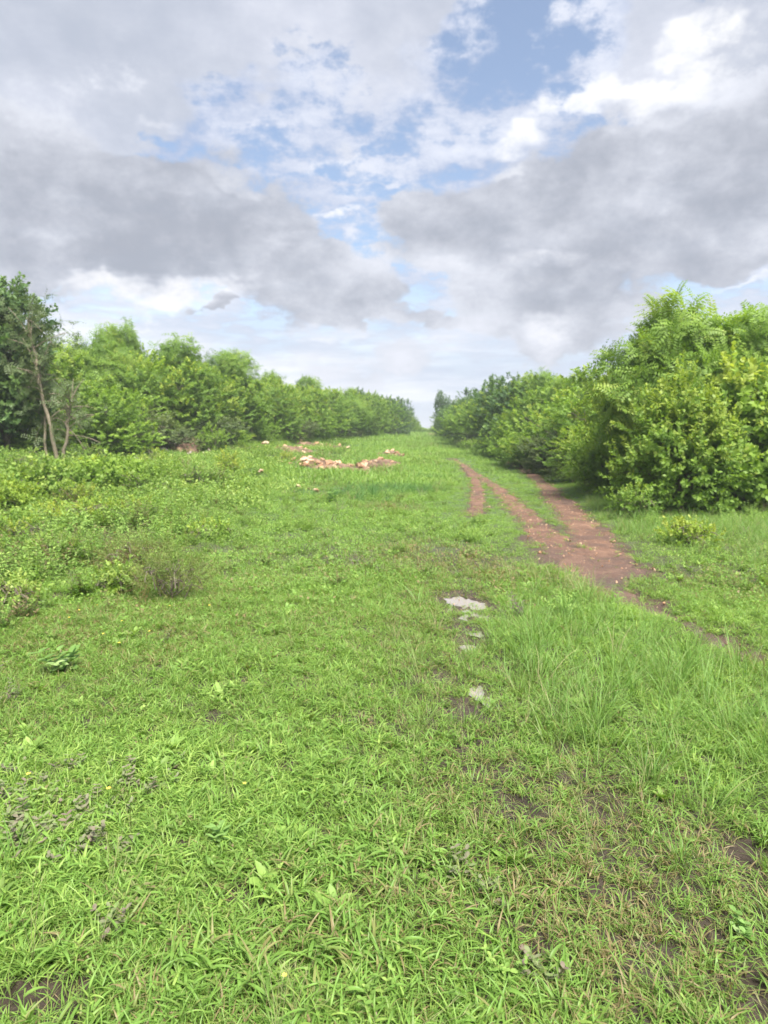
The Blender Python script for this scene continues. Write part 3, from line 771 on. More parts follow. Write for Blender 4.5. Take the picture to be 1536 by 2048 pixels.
def build_ground_cover():
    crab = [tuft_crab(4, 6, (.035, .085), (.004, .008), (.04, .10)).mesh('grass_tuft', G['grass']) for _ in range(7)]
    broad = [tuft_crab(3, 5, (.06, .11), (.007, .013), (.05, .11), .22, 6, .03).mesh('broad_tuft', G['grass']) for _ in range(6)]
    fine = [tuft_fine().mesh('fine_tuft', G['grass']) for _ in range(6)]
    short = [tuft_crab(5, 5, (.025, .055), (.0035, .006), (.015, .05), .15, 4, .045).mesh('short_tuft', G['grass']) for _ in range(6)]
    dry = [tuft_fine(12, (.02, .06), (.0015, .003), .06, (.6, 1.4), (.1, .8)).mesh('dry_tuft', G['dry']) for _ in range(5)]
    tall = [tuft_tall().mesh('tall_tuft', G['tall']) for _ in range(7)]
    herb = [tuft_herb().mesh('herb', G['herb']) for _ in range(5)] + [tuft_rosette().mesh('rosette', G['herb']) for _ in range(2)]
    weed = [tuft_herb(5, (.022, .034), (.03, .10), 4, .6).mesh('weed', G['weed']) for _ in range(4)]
    seed = [tuft_seed().mesh('seed_stalk', G['dry']) for _ in range(4)]
    # ---- near: 1.2 to 6.5 m
    x, y = sample_points(1.2, 8.6, 760, 46); f = fields(x, y); r = np.hypot(x, y)
    bare = np.clip(1 - sm(.35, .85, f['b']), .03, 1) * sm(-.02, .10, f['rd'])
    worn = np.clip(f['worn'], 0, 1)
    bare = bare * sm(8.6, 6.4, np.hypot(x, y)); tint = .58 + (f['n'] - .5) * .8 - worn * .25 + f['lush'] * .15
    lush = np.clip(f['lush'], 0, 1)
    T_near = np.clip(f['tall'], 0, 1)
    place('short_grass', fine + short, x, y, .62 * bare * (1 - .15 * worn) * (1 - .4 * T_near), .8, 1.35, tint, 'short fresh green grass carpeting the ground in front', 'grass')
    x, y = sample_points(1.2, 8.6, 600, 46); f = fields(x, y)
    bare = np.clip(1 - sm(.2, .6, f['b']), .01, 1) * sm(0, .14, f['rd']); worn = np.clip(f['worn'], 0, 1); lush = np.clip(f['lush'], 0, 1)
    tint = .52 + (f['n'] - .5) * 1.1 + (f['n2'] - .5) * .5 - worn * .23 + lush * .12
    place('creeping_grass', crab, x, y, bare * sm(8.6, 6.0, np.hypot(x, y)) * (.50 + .3 * lush) * (1 - .65 * worn) * (.5 + 1.0 * f['n2']), .65, 1.15, tint, 'creeping grass with pointed blades spreading over the near ground', 'grass')
    x, y = sample_points(1.2, 6.8, 260, 46); f = fields(x, y)
    bare = 1 - sm(.15, .5, f['b']); worn = np.clip(f['worn'], 0, 1)
    place('broad_leaved_grass', broad, x, y, bare * np.clip(f['lush'] * .6 + .03 + .12 * sm(.55, .7, f['n']), 0, 1) * (1 - .8 * worn), .7, 1.2, .62 + (f['n'] - .5) * .6, 'lush broad bladed grass wet with dew in front', 'grass')
    x, y = sample_points(1.2, 9, 120, 46); f = fields(x, y)
    place('dry_grass', dry, x, y, np.clip(.05 + .42 * np.clip(f['worn'], 0, 1) + .2 * sm(.2, .6, f['b']), 0, 1) * sm(0, .1, f['rd']), .8, 1.3, .5, 'straw coloured dead blades among the worn green grass', 'dry grass', .25)
    x, y = sample_points(1.2, 9, 70, 46); f = fields(x, y)
    place('ground_herb', herb, x, y, np.clip(.15 + .8 * sm(.5, .7, f['n2']), 0, 1) * (1 - sm(.1, .4, f['b'])) * (1 - .9 * np.clip(f['worn'] * 1.3, 0, 1)) * sm(.05, .2, f['rd']), .7, 1.3, .5, 'small round leaved herbs growing through the grass', 'herb')
    x, y = sample_points(1.2, 5, 9, 46)
    place('seed_stalks', seed, x, y, .8, .7, 1.1, .8, 'thin pale seed stalks standing above the near grass', 'grass stalk')
    # ---- tall grass on the right and below the bushes
    x, y = sample_points(2.2, 16, 60, 46); f = fields(x, y); T = np.clip(f['tall'], 0, 1.2)
    keep = T > .08; x, y, T = x[keep], y[keep], T[keep]; f = {k: v[keep] for k, v in f.items()}
    place('tall_grass', tall, x, y, np.clip(T * 1.05 - .05, 0, 1) * sm(.02, .25, f['rd']) * (1 - .7 * np.clip(f['worn'], 0, 1)) * (1 - sm(.2, .6, f['b'])), .5, .9, .50 + (f['n'] - .5) * .9, 'long arching green grass standing thickly beside the wheel track', 'grass', .18, 0, .62 + .42 * T)
    # ---- middle: 6.5 to 20 m
    mid = [patch_far(60, .26, (.04, .12), (.004, .009), (.014, .03)).mesh('mid_patch', G['grass']) for _ in range(6)]
    midh = [tuft_herb(20, (.013, .026), (.05, U(.12, .26)), 7, .5).mesh('mid_herb', G['herb']) for _ in range(5)]
    x, y = sample_points(5.2, 21, 75, 44); f = fields(x, y)
    bare = sm(4.8, 8.2, np.hypot(x, y)) * np.clip(1 - sm(.35, .85, f['b']), .04, 1) * sm(-.03, .14, f['rd']) * (1 - .5 * np.clip(f['worn'], 0, 1))
    place('meadow_grass', mid, x, y, bare * .85, .75, 1.4, .55 + (f['n'] - .5) * 1.2 - .48 * np.clip(f['worn'], 0, 1), 'short green grass covering the open middle ground', 'grass', .12, 0, .40 + .60 * sm(.0, .9, f['rd']))
    x, y = sample_points(4.2, 22, 34, 44); f = fields(x, y)
    place('meadow_herb', midh, x, y, np.clip(.08 + f['left'] * .75 * sm(.38, .62, f['n2'] * .6 + f['n'] * .4) + .4 * sm(.55, .72, f['n']), 0, 1) * (1 - sm(.2, .6, f['b'])) * sm(.25, .9, f['rd']) * sm(4.0, 8.5, np.hypot(x, y)), .5, 1.5, .52 + (f['n2'] - .5) * 1.5 + (f['n'] - .5) * .8, 'leafy green weeds spread over the left of the field', 'weeds', .2, 0, 1 + f['left'] * 1.0)
    brown = [tuft_herb(12, (.014, .028), (.08, .22), 6, .5).mesh('brown_weed', G['weed']) for _ in range(3)]
    x, y = sample_points(4.5, 24, 8, 44); f = fields(x, y)
    place('brown_weed', brown, x, y, np.clip((f['left'] * .6 + .12) * sm(.50, .68, fbm(x, y, .8, 3, 151)), 0, 1) * sm(.4, 1.0, f['rd']), .6, 1.3, .5, 'brownish green weeds in patches among the greener ones', 'weeds', .2)
    bladed = [tuft_fine(30, (.12, .30), (.004, .009), .07, (.1, .8), (.3, 1.3), 5, .1).mesh('rank_tuft', G['tall']) for _ in range(4)]
    x, y = sample_points(4.5, 34, 7, 44); f = fields(x, y)
    place('rank_grass', bladed, x, y, np.clip(f['left'] * .9 * sm(.42, .62, fbm(x, y, .6, 3, 161)) + .10, 0, 1) * sm(.6, 1.4, f['rd']) * (1 - sm(.2, .5, f['b'])), .6, 1.25, .5 + (f['n2'] - .5) * 1.2, 'taller rank tufts standing out of the weeds', 'grass', .2)
    # blades standing in the shallow puddles
    xs, ys = [], []
    for (px, py, rx, ry) in PUDDLES:
        gx, gy = to_ground(px, py); k = int(60 + 420 * rx * ry); a = rng.uniform(0, 2 * PI, k); q = np.sqrt(rng.uniform(.05, 2.2, k))
        xs.append(gx + rx * q * np.cos(a)); ys.append(gy + ry * q * np.sin(a))
    x = np.concatenate(xs); y = np.concatenate(ys)
    place('puddle_grass', short + fine, x, y, .55 * sm(.40, .62, fbm(x, y, 9.0, 2, 171)), .6, 1.15, .45, 'short blades standing in the shallow puddles', 'grass')
    # sparse sprouts on the track
    x, y = sample_points(5.5, 34, 85, 40); f = fields(x, y)
    place('sprouts', short + fine, x, y, (f['rd'] < .32) * np.clip(.09 + .9 * sm(-.22, .10, f['rd']), 0, 1) * (.25 + .75 * sm(.42, .6, f['n2'])), .8, 1.5, .5, 'small sprouts of grass growing on the red track', 'grass')
    # ---- far
    far = [patch_far(70, .9, (.12, .30), (.02, .04)).mesh('far_patch', G['grass']) for _ in range(6)]
    x, y = sample_points(20, 62, 9, 42); f = fields(x, y)
    place('field_grass', far, x, y, .85 * sm(.0, .55, f['rd']) * (1 - .9 * sm(.25, .5, f['b'])), .6, 1.25, .58 + (f['n'] - .5) * 1.1, 'green grass on the far part of the clearing', 'grass', .1, 0, .30 + .70 * sm(.1, 1.4, f['rd']))
    x, y = sample_points(60, 150, 1.3, 40); f = fields(x, y)
    place('distant_grass', far, x, y, 1.0 * (1 - np.exp(-(((x - 5.7) / 1.8) ** 2 + ((y - 92) / 12) ** 2))), 1.2, 2.2, .55 + (f['n'] - .5) * .8, 'grass at the far end of the clearing', 'grass', .05)
    # tall dark patch in the middle distance
    x, y = sample_points(12, 26, 40, 30); f = fields(x, y)
    T = spots(x, y, [(800, 985, 1.4, 1.1, 1.2), (720, 1000, .8, .8, .6), (860, 960, .7, 1.2, .6), (600, 995, 1.0, .7, .4)])
    reed = [tuft_tall().mesh('reed_tuft', G['reed']) for _ in range(4)]
    place('reedy_grass', reed, x, y, np.clip(T - .15, 0, 1), .7, 1.05, .28, 'darker upright grass in the middle of the clearing', 'grass', .06)
    # bushy herb growth round the rubble and the left bank
    bushy = [patch_far(90, .9, (.10, .35), (.02, .04)) for _ in range(3)]
    brush = []
    for k in range(4):
        g = Geo()
        for _ in range(320):
            a = U(0, 2 * PI); r = .5 * math.sqrt(random.random()); l = U(.03, .075)
            blade(g, (math.cos(a) * r, math.sin(a) * r, U(0, .45) * (1 - r * 1.4)), U(0, 2 * PI), U(.5, 1.5), .4, l, l * .6, 2, 0, random.random(), .4, 'oval', roll=U(-.5, .5))
        brush.append(g.mesh('brush', G['leaf_vine']))
    x, y = sample_points(13, 56, 5, 42); f = fields(x, y)
    T = f['left'] * sm(.42, .6, f['n'] * .5 + f['n2'] * .5) * .9 + spots(x, y, [(430, 880, 2.2, 5, 1.0), (480, 900, 1.6, 3, 1.0), (620, 870, 3, 4, .7), (200, 960, 3, 3, .9), (420, 960, 2, 3, .6), (90, 985, 2, 2, .8), (270, 900, 2.0, 2.0, .5), (850, 925, 1.2, 2, .4), (560, 930, 1.0, 1.0, .8), (300, 930, 2, 2, .7), (660, 905, 1, 1.5, .7), (960, 885, 2, 5, .4)])
    T = T * (1 - sm(.15, .4, f['b'])) * (1 - np.clip(spots(x, y, [(350, 912, 1.6, 3.0, 1.3), (650, 955, 1.5, 1.5, 1.0)]), 0, 1))
    place('undergrowth', brush, x, y, np.clip(T, 0, 1), .4, 1.3, .48 + (f['n2'] - .5) * 1.8, 'low leafy undergrowth spreading over the left bank and around the rubble', 'undergrowth', .15)

build_ground_cover()
#@@PART3
# ------------------------------------------------------------------ woody plants
def rotmats(axis, spin):
    """matrices whose third column is axis, turned by spin about it"""
    z = unit(axis); ref = np.where(np.abs(z[:, 2:3]) > .92, np.array([[1.0, 0, 0]]), np.array([[0, 0, 1.0]]))
    x = unit(np.cross(ref, z)); y = np.cross(z, x)
    c, s = np.cos(spin)[:, None], np.sin(spin)[:, None]
    return np.stack([x * c + y * s, -x * s + y * c, z], -1)

def spray_simple(n=14, L=(.06, .10), wide=.5, twig=.32, drop=.5, quads=2):
    """leafy twig: simple leaves set along a short stem that points along +Z"""
    g = Geo()
    tube(g, [(0, 0, 0), (0, 0, twig * .5), (.01, 0, twig)], [.004, .003, .0015], 3, c=.1)
    for k in range(n):
        f = (k + .5) / n; a = k * 2.4 + U(-.5, .5)
        blade(g, (U(-.02, .02), U(-.02, .02), twig * f), a, U(.6, 1.5) * (1 - .4 * f), U(.2, .8) * drop * 2, U(*L), L[1] * wide, quads, 0.0, np.clip(.35 + .35 * f + U(-.3, .3), 0, 1), .3, 'oval', roll=U(-.4, .4))
    return g

def spray_pinnate(leaves=5, Lr=(.22, .36), pairs=8, leaf=.065, twig=.18, droop=.9, wide=.34):
    """twig with feather shaped leaves fanning out"""
    g = Geo()
    tube(g, [(0, 0, 0), (0, 0, twig)], [.005, .003], 3, c=.1)
    for k in range(leaves):
        a = k * 2 * PI / leaves + U(-.4, .4); L = U(*Lr); lean = U(.35, 1.2); cv = U(.5, 1.1) * droop; c = random.random()
        m = pairs + 1; s = np.linspace(0, 1, m); ang = lean + cv * s
        hx = np.concatenate([[0], np.cumsum(np.sin(ang[:-1]))]) * L / pairs; hz = np.concatenate([[0], np.cumsum(np.cos(ang[:-1]))]) * L / pairs
        P = np.stack([hx * math.cos(a), hx * math.sin(a), hz + twig * U(.5, 1)], 1)
        side = np.array([-math.sin(a), math.cos(a), 0]); fw = unit(np.gradient(P, axis=0))
        up = np.cross(fw, side)
        for q in range(1, m):
            for sg in (-1, 1):
                d = unit(side * sg + fw[q] * .45 + up[q] * U(-.35, .1)); l = leaf * (1 - .5 * abs(s[q] - .45)) * U(.85, 1.1); w = unit(np.cross(d, up[q])) * l * wide * .5
                b = P[q]
                g.add([b, b + d * l * .45 + w, b + d * l, b + d * l * .45 - w], [[0, 1, 2, 3]], c=np.clip(c * .6 + .2 + U(-.15, .15), 0, 1), t=.7)
    return g

def spray_fine(n=40, twig=.45, leaf=.035):
    """wiry twig with many tiny leaves"""
    g = Geo()
    tube(g, [(0, 0, 0), (.02, .01, twig * .5), (0, .03, twig)], [.004, .003, .001], 3, c=.05)
    for k in range(n):
        f = random.random() ** .7; a = U(0, 2 * PI); r = U(.0, .12) * (1 - f * .5)
        l = leaf * U(.7, 1.4)
        blade(g, (r * math.cos(a), r * math.sin(a), twig * f), a, U(.4, 1.5), .3, l, l * .6, 1, 0, random.random(), .4, 'oval', roll=U(-.8, .8))
    return g

def instance_mesh(sprays, pos, axis, scale, ctint, cw=.5):
    """merge one copy of a random spray at every position; ctint shifts the tint of that copy"""
    N = len(pos); which = rng.integers(0, len(sprays), N); Rm = rotmats(axis, rng.uniform(0, 2 * PI, N))
    Vs, Qs, Ts, cs, ts, n0 = [], [], [], [], [], 0
    for k, sp in enumerate(sprays):
        V, Q, T, c, t = sp; idx = np.nonzero(which == k)[0]
        if not len(idx): continue
        W = np.einsum('nij,vj->nvi', Rm[idx] * scale[idx, None, None], V) + pos[idx][:, None]
        m = len(V); off = (np.arange(len(idx)) * m + n0)[:, None, None]
        Vs.append(W.reshape(-1, 3))
        if len(Q): Qs.append((Q[None] + off).reshape(-1, 4))
        if len(T): Ts.append((T[None] + off).reshape(-1, 3))
        cs.append(np.clip(c[None] * cw + ctint[idx][:, None], 0, 1).ravel()); ts.append(np.tile(t, len(idx))); n0 += m * len(idx)
    V = np.concatenate(Vs); Q = np.concatenate(Qs) if Qs else np.zeros((0, 4), int); T = np.concatenate(Ts) if Ts else np.zeros((0, 3), int)
    return V, Q, T, np.concatenate(cs), np.concatenate(ts)

def crown_points(lobes, n, inner=.25, up_bias=.15, rough=.22):
    """points through the outer part of a set of ellipsoid lobes (x, y, z, rx, ry, rz), with outward axes"""
    lobes = np.array(lobes, float); w = (lobes[:, 3] * lobes[:, 5]) ** 1.0; w /= w.sum()
    k = rng.choice(len(lobes), n, p=w); d = rng.normal(size=(n, 3)); d[:, 2] += up_bias; d = unit(d)
    ph = rng.uniform(0, 6, (len(lobes), 3))[k]
    lump = np.sin(d[:, 0] * 5 + ph[:, 0]) * np.sin(d[:, 1] * 5 + ph[:, 1]) + .7 * np.sin(d[:, 2] * 6 + ph[:, 2]) * np.cos(d[:, 0] * 9 + ph[:, 1])
    r = 1 + rough * lump + rng.normal(0, .05, n)
    r = np.where(rng.random(n) < inner, rng.uniform(.35, .9, n), r * rng.uniform(.86, 1.0, n))
    p = lobes[k, :3] + d * r[:, None] * lobes[k, 3:6] * .92
    keep = p[:, 2] > .05
    ax = unit(d * np.array([1, 1, .8]) + np.array([0, 0, .45]) + rng.normal(0, .35, (n, 3)))
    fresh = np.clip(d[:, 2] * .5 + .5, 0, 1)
    return p[keep], ax[keep], fresh[keep], k[keep]

def woody(lobes, n, sprays, leafmat, barkmat, smin=.8, smax=1.25, inner=.25, rough=.22, stems=1, trunk_r=.06, lean=.15, up=.15, tips=0, stemsplit=.3):
    """returns (trunk mesh, crown mesh); base of the plant at the origin"""
    p, ax, fresh, kk = crown_points(lobes, n, inner, up, rough)
    # shoots that stick out above the crown
    if tips:
        L = np.array(lobes); top = []
        for _ in range(tips):
            l = L[random.choices(range(len(L)), weights=L[:, 2] + L[:, 5])[0]]; a = U(0, 2 * PI); q = U(.3, .9)
            b = l[:3] + np.array([math.cos(a) * q * l[3], math.sin(a) * q * l[4], math.sqrt(1 - q * q) * l[5]]); hh = U(.25, .7)
            for j in range(4): top.append(b + np.array([U(-.05, .05), U(-.05, .05), hh * j / 4]))
        top = np.array(top); p = np.vstack([p, top]); ax = np.vstack([ax, unit(np.tile([0, 0, 1.0], (len(top), 1)) + rng.normal(0, .35, (len(top), 3)))]); fresh = np.append(fresh, np.full(len(top), 1.0))
    lob_t = rng.normal(0, .17, len(lobes)); kk = np.append(kk, np.zeros(len(p) - len(kk), int))
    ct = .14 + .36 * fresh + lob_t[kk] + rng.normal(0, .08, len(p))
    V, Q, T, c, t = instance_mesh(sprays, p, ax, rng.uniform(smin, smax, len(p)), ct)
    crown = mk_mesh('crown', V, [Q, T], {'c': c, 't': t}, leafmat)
    g = Geo(); L = np.array(lobes)
    for s in range(stems):
        b = np.array([U(-.1, .1) * stems * stemsplit, U(-.1, .1) * stems * stemsplit, -.1])
        tgt = L[s % len(L)][:3] if stems > 1 else L[:, :3].mean(0)
        mid = b + (tgt - b) * .5 + np.array([U(-1, 1) * lean, U(-1, 1) * lean, 0])
        pts = bez(b, mid, tgt, 9); tube(g, pts, np.linspace(trunk_r, trunk_r * .5, 9), 7)
    base = np.array([0, 0, L[:, 2].min() * .45])
    for l in L:
        c0 = l[:3]; st = base if stems == 1 else np.array([0, 0, c0[2] * .3])
        pts = bez(st, (st + c0) / 2 + np.array([U(-.2, .2), U(-.2, .2), U(-.1, .3)]), c0 + np.array([0, 0, l[5] * .4]), 7); tube(g, pts, np.linspace(trunk_r * .6, trunk_r * .22, 7), 5)
        for _ in range(7):
            d = unit(rng.normal(size=3) + np.array([0, 0, .3])); e = c0 + d * l[3:6] * .92; q = pts[random.randint(2, 6)]
            tube(g, bez(q, (q + e) / 2 + np.array([0, 0, .12]), e, 5), np.linspace(trunk_r * .25, .006, 5), 4)
    return g.mesh('trunk', barkmat, True), crown

def bez(a, b, c, n):
    t = np.linspace(0, 1, n)[:, None]
    return (1 - t) ** 2 * a + 2 * t * (1 - t) * b + t * t * c

A_ = lambda gs: [g.arrays() for g in gs]
SP_OVAL = A_([spray_simple(13, (.06, .10), .52, .30) for _ in range(4)])
SP_BIG = A_([spray_simple(10, (.09, .15), .55, .34) for _ in range(4)])
SP_PIN = A_([spray_pinnate() for _ in range(4)])
SP_PIN2 = A_([spray_pinnate(5, (.30, .48), 8, .12, .2, 1.2, .36) for _ in range(4)])
SP_FINE = A_([spray_fine() for _ in range(4)])
SP_FAR = A_([spray_simple(13, (.10, .155), .60, .42, quads=2) for _ in range(4)])
SP_FARPIN = A_([spray_pinnate(4, (.30, .50), 5, .13, .2, 1.0, .42) for _ in range(4)])

def lobes_round(h, w, n=8, low=.25, z0=.45):
    """lobes filling a rounded crown of height h and width w"""
    out = []
    for k in range(n):
        a = 2 * PI * k / n + U(-.4, .4); q = U(.2, .5) * w if k else 0
        zc = h * (U(z0, .78) if k else .72); rz = h * U(.18, .27); rr = w * U(.20, .32)
        out.append((math.cos(a) * q * .8, math.sin(a) * q * .8, zc, rr, rr, rz))
    for k in range(max(2, n // 2)):
        a = U(0, 2 * PI); q = w * U(.2, .4); out.append((math.cos(a) * q, math.sin(a) * q, h * U(low, .4), w * U(.18, .3), w * U(.18, .3), h * U(.16, .24)))
    return out

def lobes_airy(h, w, n=6):
    out = []
    for k in range(n):
        a = U(0, 2 * PI); f = k / (n - 1); q = w * U(.15, .42) * (1 - .4 * f)
        out.append((math.cos(a) * q, math.sin(a) * q, h * (.42 + .5 * f), w * U(.13, .24), w * U(.13, .24), h * U(.07, .12)))
    return out

PROTO = {}
def proto(kind):
    """meshes of one kind, built once at a nominal size and shared by its copies"""
    if kind in PROTO: return PROTO[kind]
    k, v = kind[:-1], int(kind[-1])
    random.seed(hash(k) % 1000 if False else sum(map(ord, kind)) * 7)
    if k == 'dense': m = woody(lobes_round(5, 5), 1350, SP_FAR, G['leaf_mid'], G['bark'], .7, 1.2, tips=34, stems=2, rough=.45)
    elif k == 'bright': m = woody(lobes_round(5, 5, 8), 1350, SP_FAR, G['leaf_light'], G['bark'], .65, 1.15, tips=34, stems=2, rough=.45)
    elif k == 'dark': m = woody(lobes_round(5, 4.6, 6), 1300, SP_FAR, G['leaf_dark'], G['bark'], .7, 1.2, tips=20, rough=.4)
    elif k == 'feather': m = woody(lobes_round(5, 4.6, 7, .3, .5), 1500, SP_FARPIN, G['leaf_mid'], G['bark'], .8, 1.25, .3, .3, tips=16)
    elif k == 'airy': m = woody(lobes_airy(5, 3.0, 8), 430, SP_FARPIN, G['leaf_mid'], G['bark'], .8, 1.2, .4, .35, tips=10)
    elif k == 'olive': m = woody(lobes_round(3, 4, 6, .2, .35), 1000, SP_FAR, G['leaf_olive'], G['bark_pale'], .6, 1.0, tips=8, stems=3)
    elif k == 'low': m = woody([(x, y, .55, .5, .5, .5) for x, y in ((0, 0), (.5, .2), (-.45, .1), (.1, -.4))] + [(0, 0, .8, .4, .4, .4)], 420, SP_FAR, G['leaf_light'], G['bark'], .35, .6, tips=10, stems=3, trunk_r=.02)
    PROTO[kind] = m
    return m

def plant(name, kind, x, y, h, w, label, cat, group=None, nominal=(5.0, 5.0), rz=None):
    h *= .90
    t = empty(name, (x, y, H1(x, y) - .03), U(0, 2 * PI) if rz is None else rz, (w / nominal[1], w / nominal[1], h / nominal[0]))
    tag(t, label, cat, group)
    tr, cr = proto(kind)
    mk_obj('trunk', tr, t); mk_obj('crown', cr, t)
    return t

def at_px(px, d):
    v = pix_dir(px, 900); v = v / v[1]
    return v[0] * d, d

def top_h(px, top, d, x, y):
    """height of a plant at distance d whose top reaches a given row of the photograph"""
    v = pix_dir(px, top); v = v / v[1] * d
    return EYE + v[2] - H1(x, y)

# (centre column in the photo, row of the top, distance, width in metres, kind, label)
TREES_L = [
    (232, 634, 31.5, 2.2, 'airy1', 'feathery treetop with side sprays standing highest in the left row'),
    (262, 640, 32.5, 1.8, 'airy0', 'short feathery top right beside the highest one in the left row'),
    (705, 770, 60, 1.8, 'airy1', 'tiny spindly treetop where the left row sinks toward the gap'),
    (-150, 560, 20.5, 5.5, 'dark0', 'dark green dense tree cut by the left edge of the photo'),
    (190, 655, 30, 5.0, 'feather0', 'feathery tree with thin shoots rising against the white sky band left of the rounded trees'),
    (285, 690, 31, 5.0, 'bright0', 'bright green rounded tree right of the feathery one in the left row'),
    (350, 672, 33, 3.8, 'airy0', 'thin twiggy tree sticking up with a bare tip in the left row'),
    (110, 700, 26, 4.6, 'dense0', 'mid green bushy tree just behind the pale slanting trunk on the left'),
    (215, 760, 25.5, 4.0, 'bright1', 'light green bush tree standing in front of the feathery tree on the left'),
    (370, 720, 34, 5.2, 'dense1', 'wide green tree left of the open crowned sapling'),
    (300, 800, 29, 3.6, 'olive0', 'low greyish olive bush at the foot of the left tree row'),
    (472, 690, 38, 3.6, 'airy1', 'open crowned sapling standing clear above the left tree row'),
    (455, 748, 37, 5.0, 'dense0', 'green tree below the open crowned sapling in the left row'),
    (400, 830, 33, 3.6, 'olive1', 'shadowy olive bush above the grey pink rubble'),
    (530, 752, 42, 4.4, 'dense1', 'green tree directly right of the open crowned sapling'),
    (552, 740, 46, 2.8, 'airy0', 'small airy treetop poking out right of the open crowned sapling'),
    (605, 760, 47, 5.2, 'bright0', 'yellowish green tree above the back of the rubble in the left row'),
    (620, 745, 50, 2.4, 'airy1', 'spindly treetop above the yellowish green tree'),
]
TREES_R = [
    (1085, 730, 30, 1.5, 'airy1', 'small airy treetop right of the thin pointed one'),
    (1118, 727, 29, 1.3, 'airy0', 'slim feathery top between two airy ones above the yellow green tree'),
    (1165, 728, 26, 1.6, 'airy1', 'airy treetop left of the big feathery tree'),
    (1215, 735, 22, 4.4, 'bright0', 'bright green tree just left of the big feathery tree on the right'),
    (1135, 742, 27, 4.8, 'bright1', 'yellow green broad tree in the middle of the right tree row'),
    (1180, 830, 20.5, 3.0, 'dense1', 'mid green bush at the front of the right row beside the track'),
    (1065, 745, 34, 4.6, 'dense0', 'green tree with small peaks in the right row'),
    (1034, 722, 36, 2.4, 'airy0', 'thin pointed treetop rising above the right row'),
    (1005, 752, 38, 4.6, 'dark1', 'darker rounded tree where the right row starts to fall away'),
    (1110, 835, 25, 3.2, 'olive0', 'olive bush low at the front of the right row'),
    (1050, 845, 29, 3.0, 'dense1', 'low green bush at the edge of the track in the right row'),
    (960, 775, 47, 5.0, 'dense0', 'rounded tree halfway down the right row'),
    (985, 850, 35, 2.4, 'low0', 'small yellowish bush at the left foot of the right row'),
    (888, 784, 74, 2.3, 'dark1', 'dark feathery tree standing out at the far end of the right row'),
    (1000, 800, 37, 3.6, 'bright1', 'light green bush below the darker rounded tree'),
]
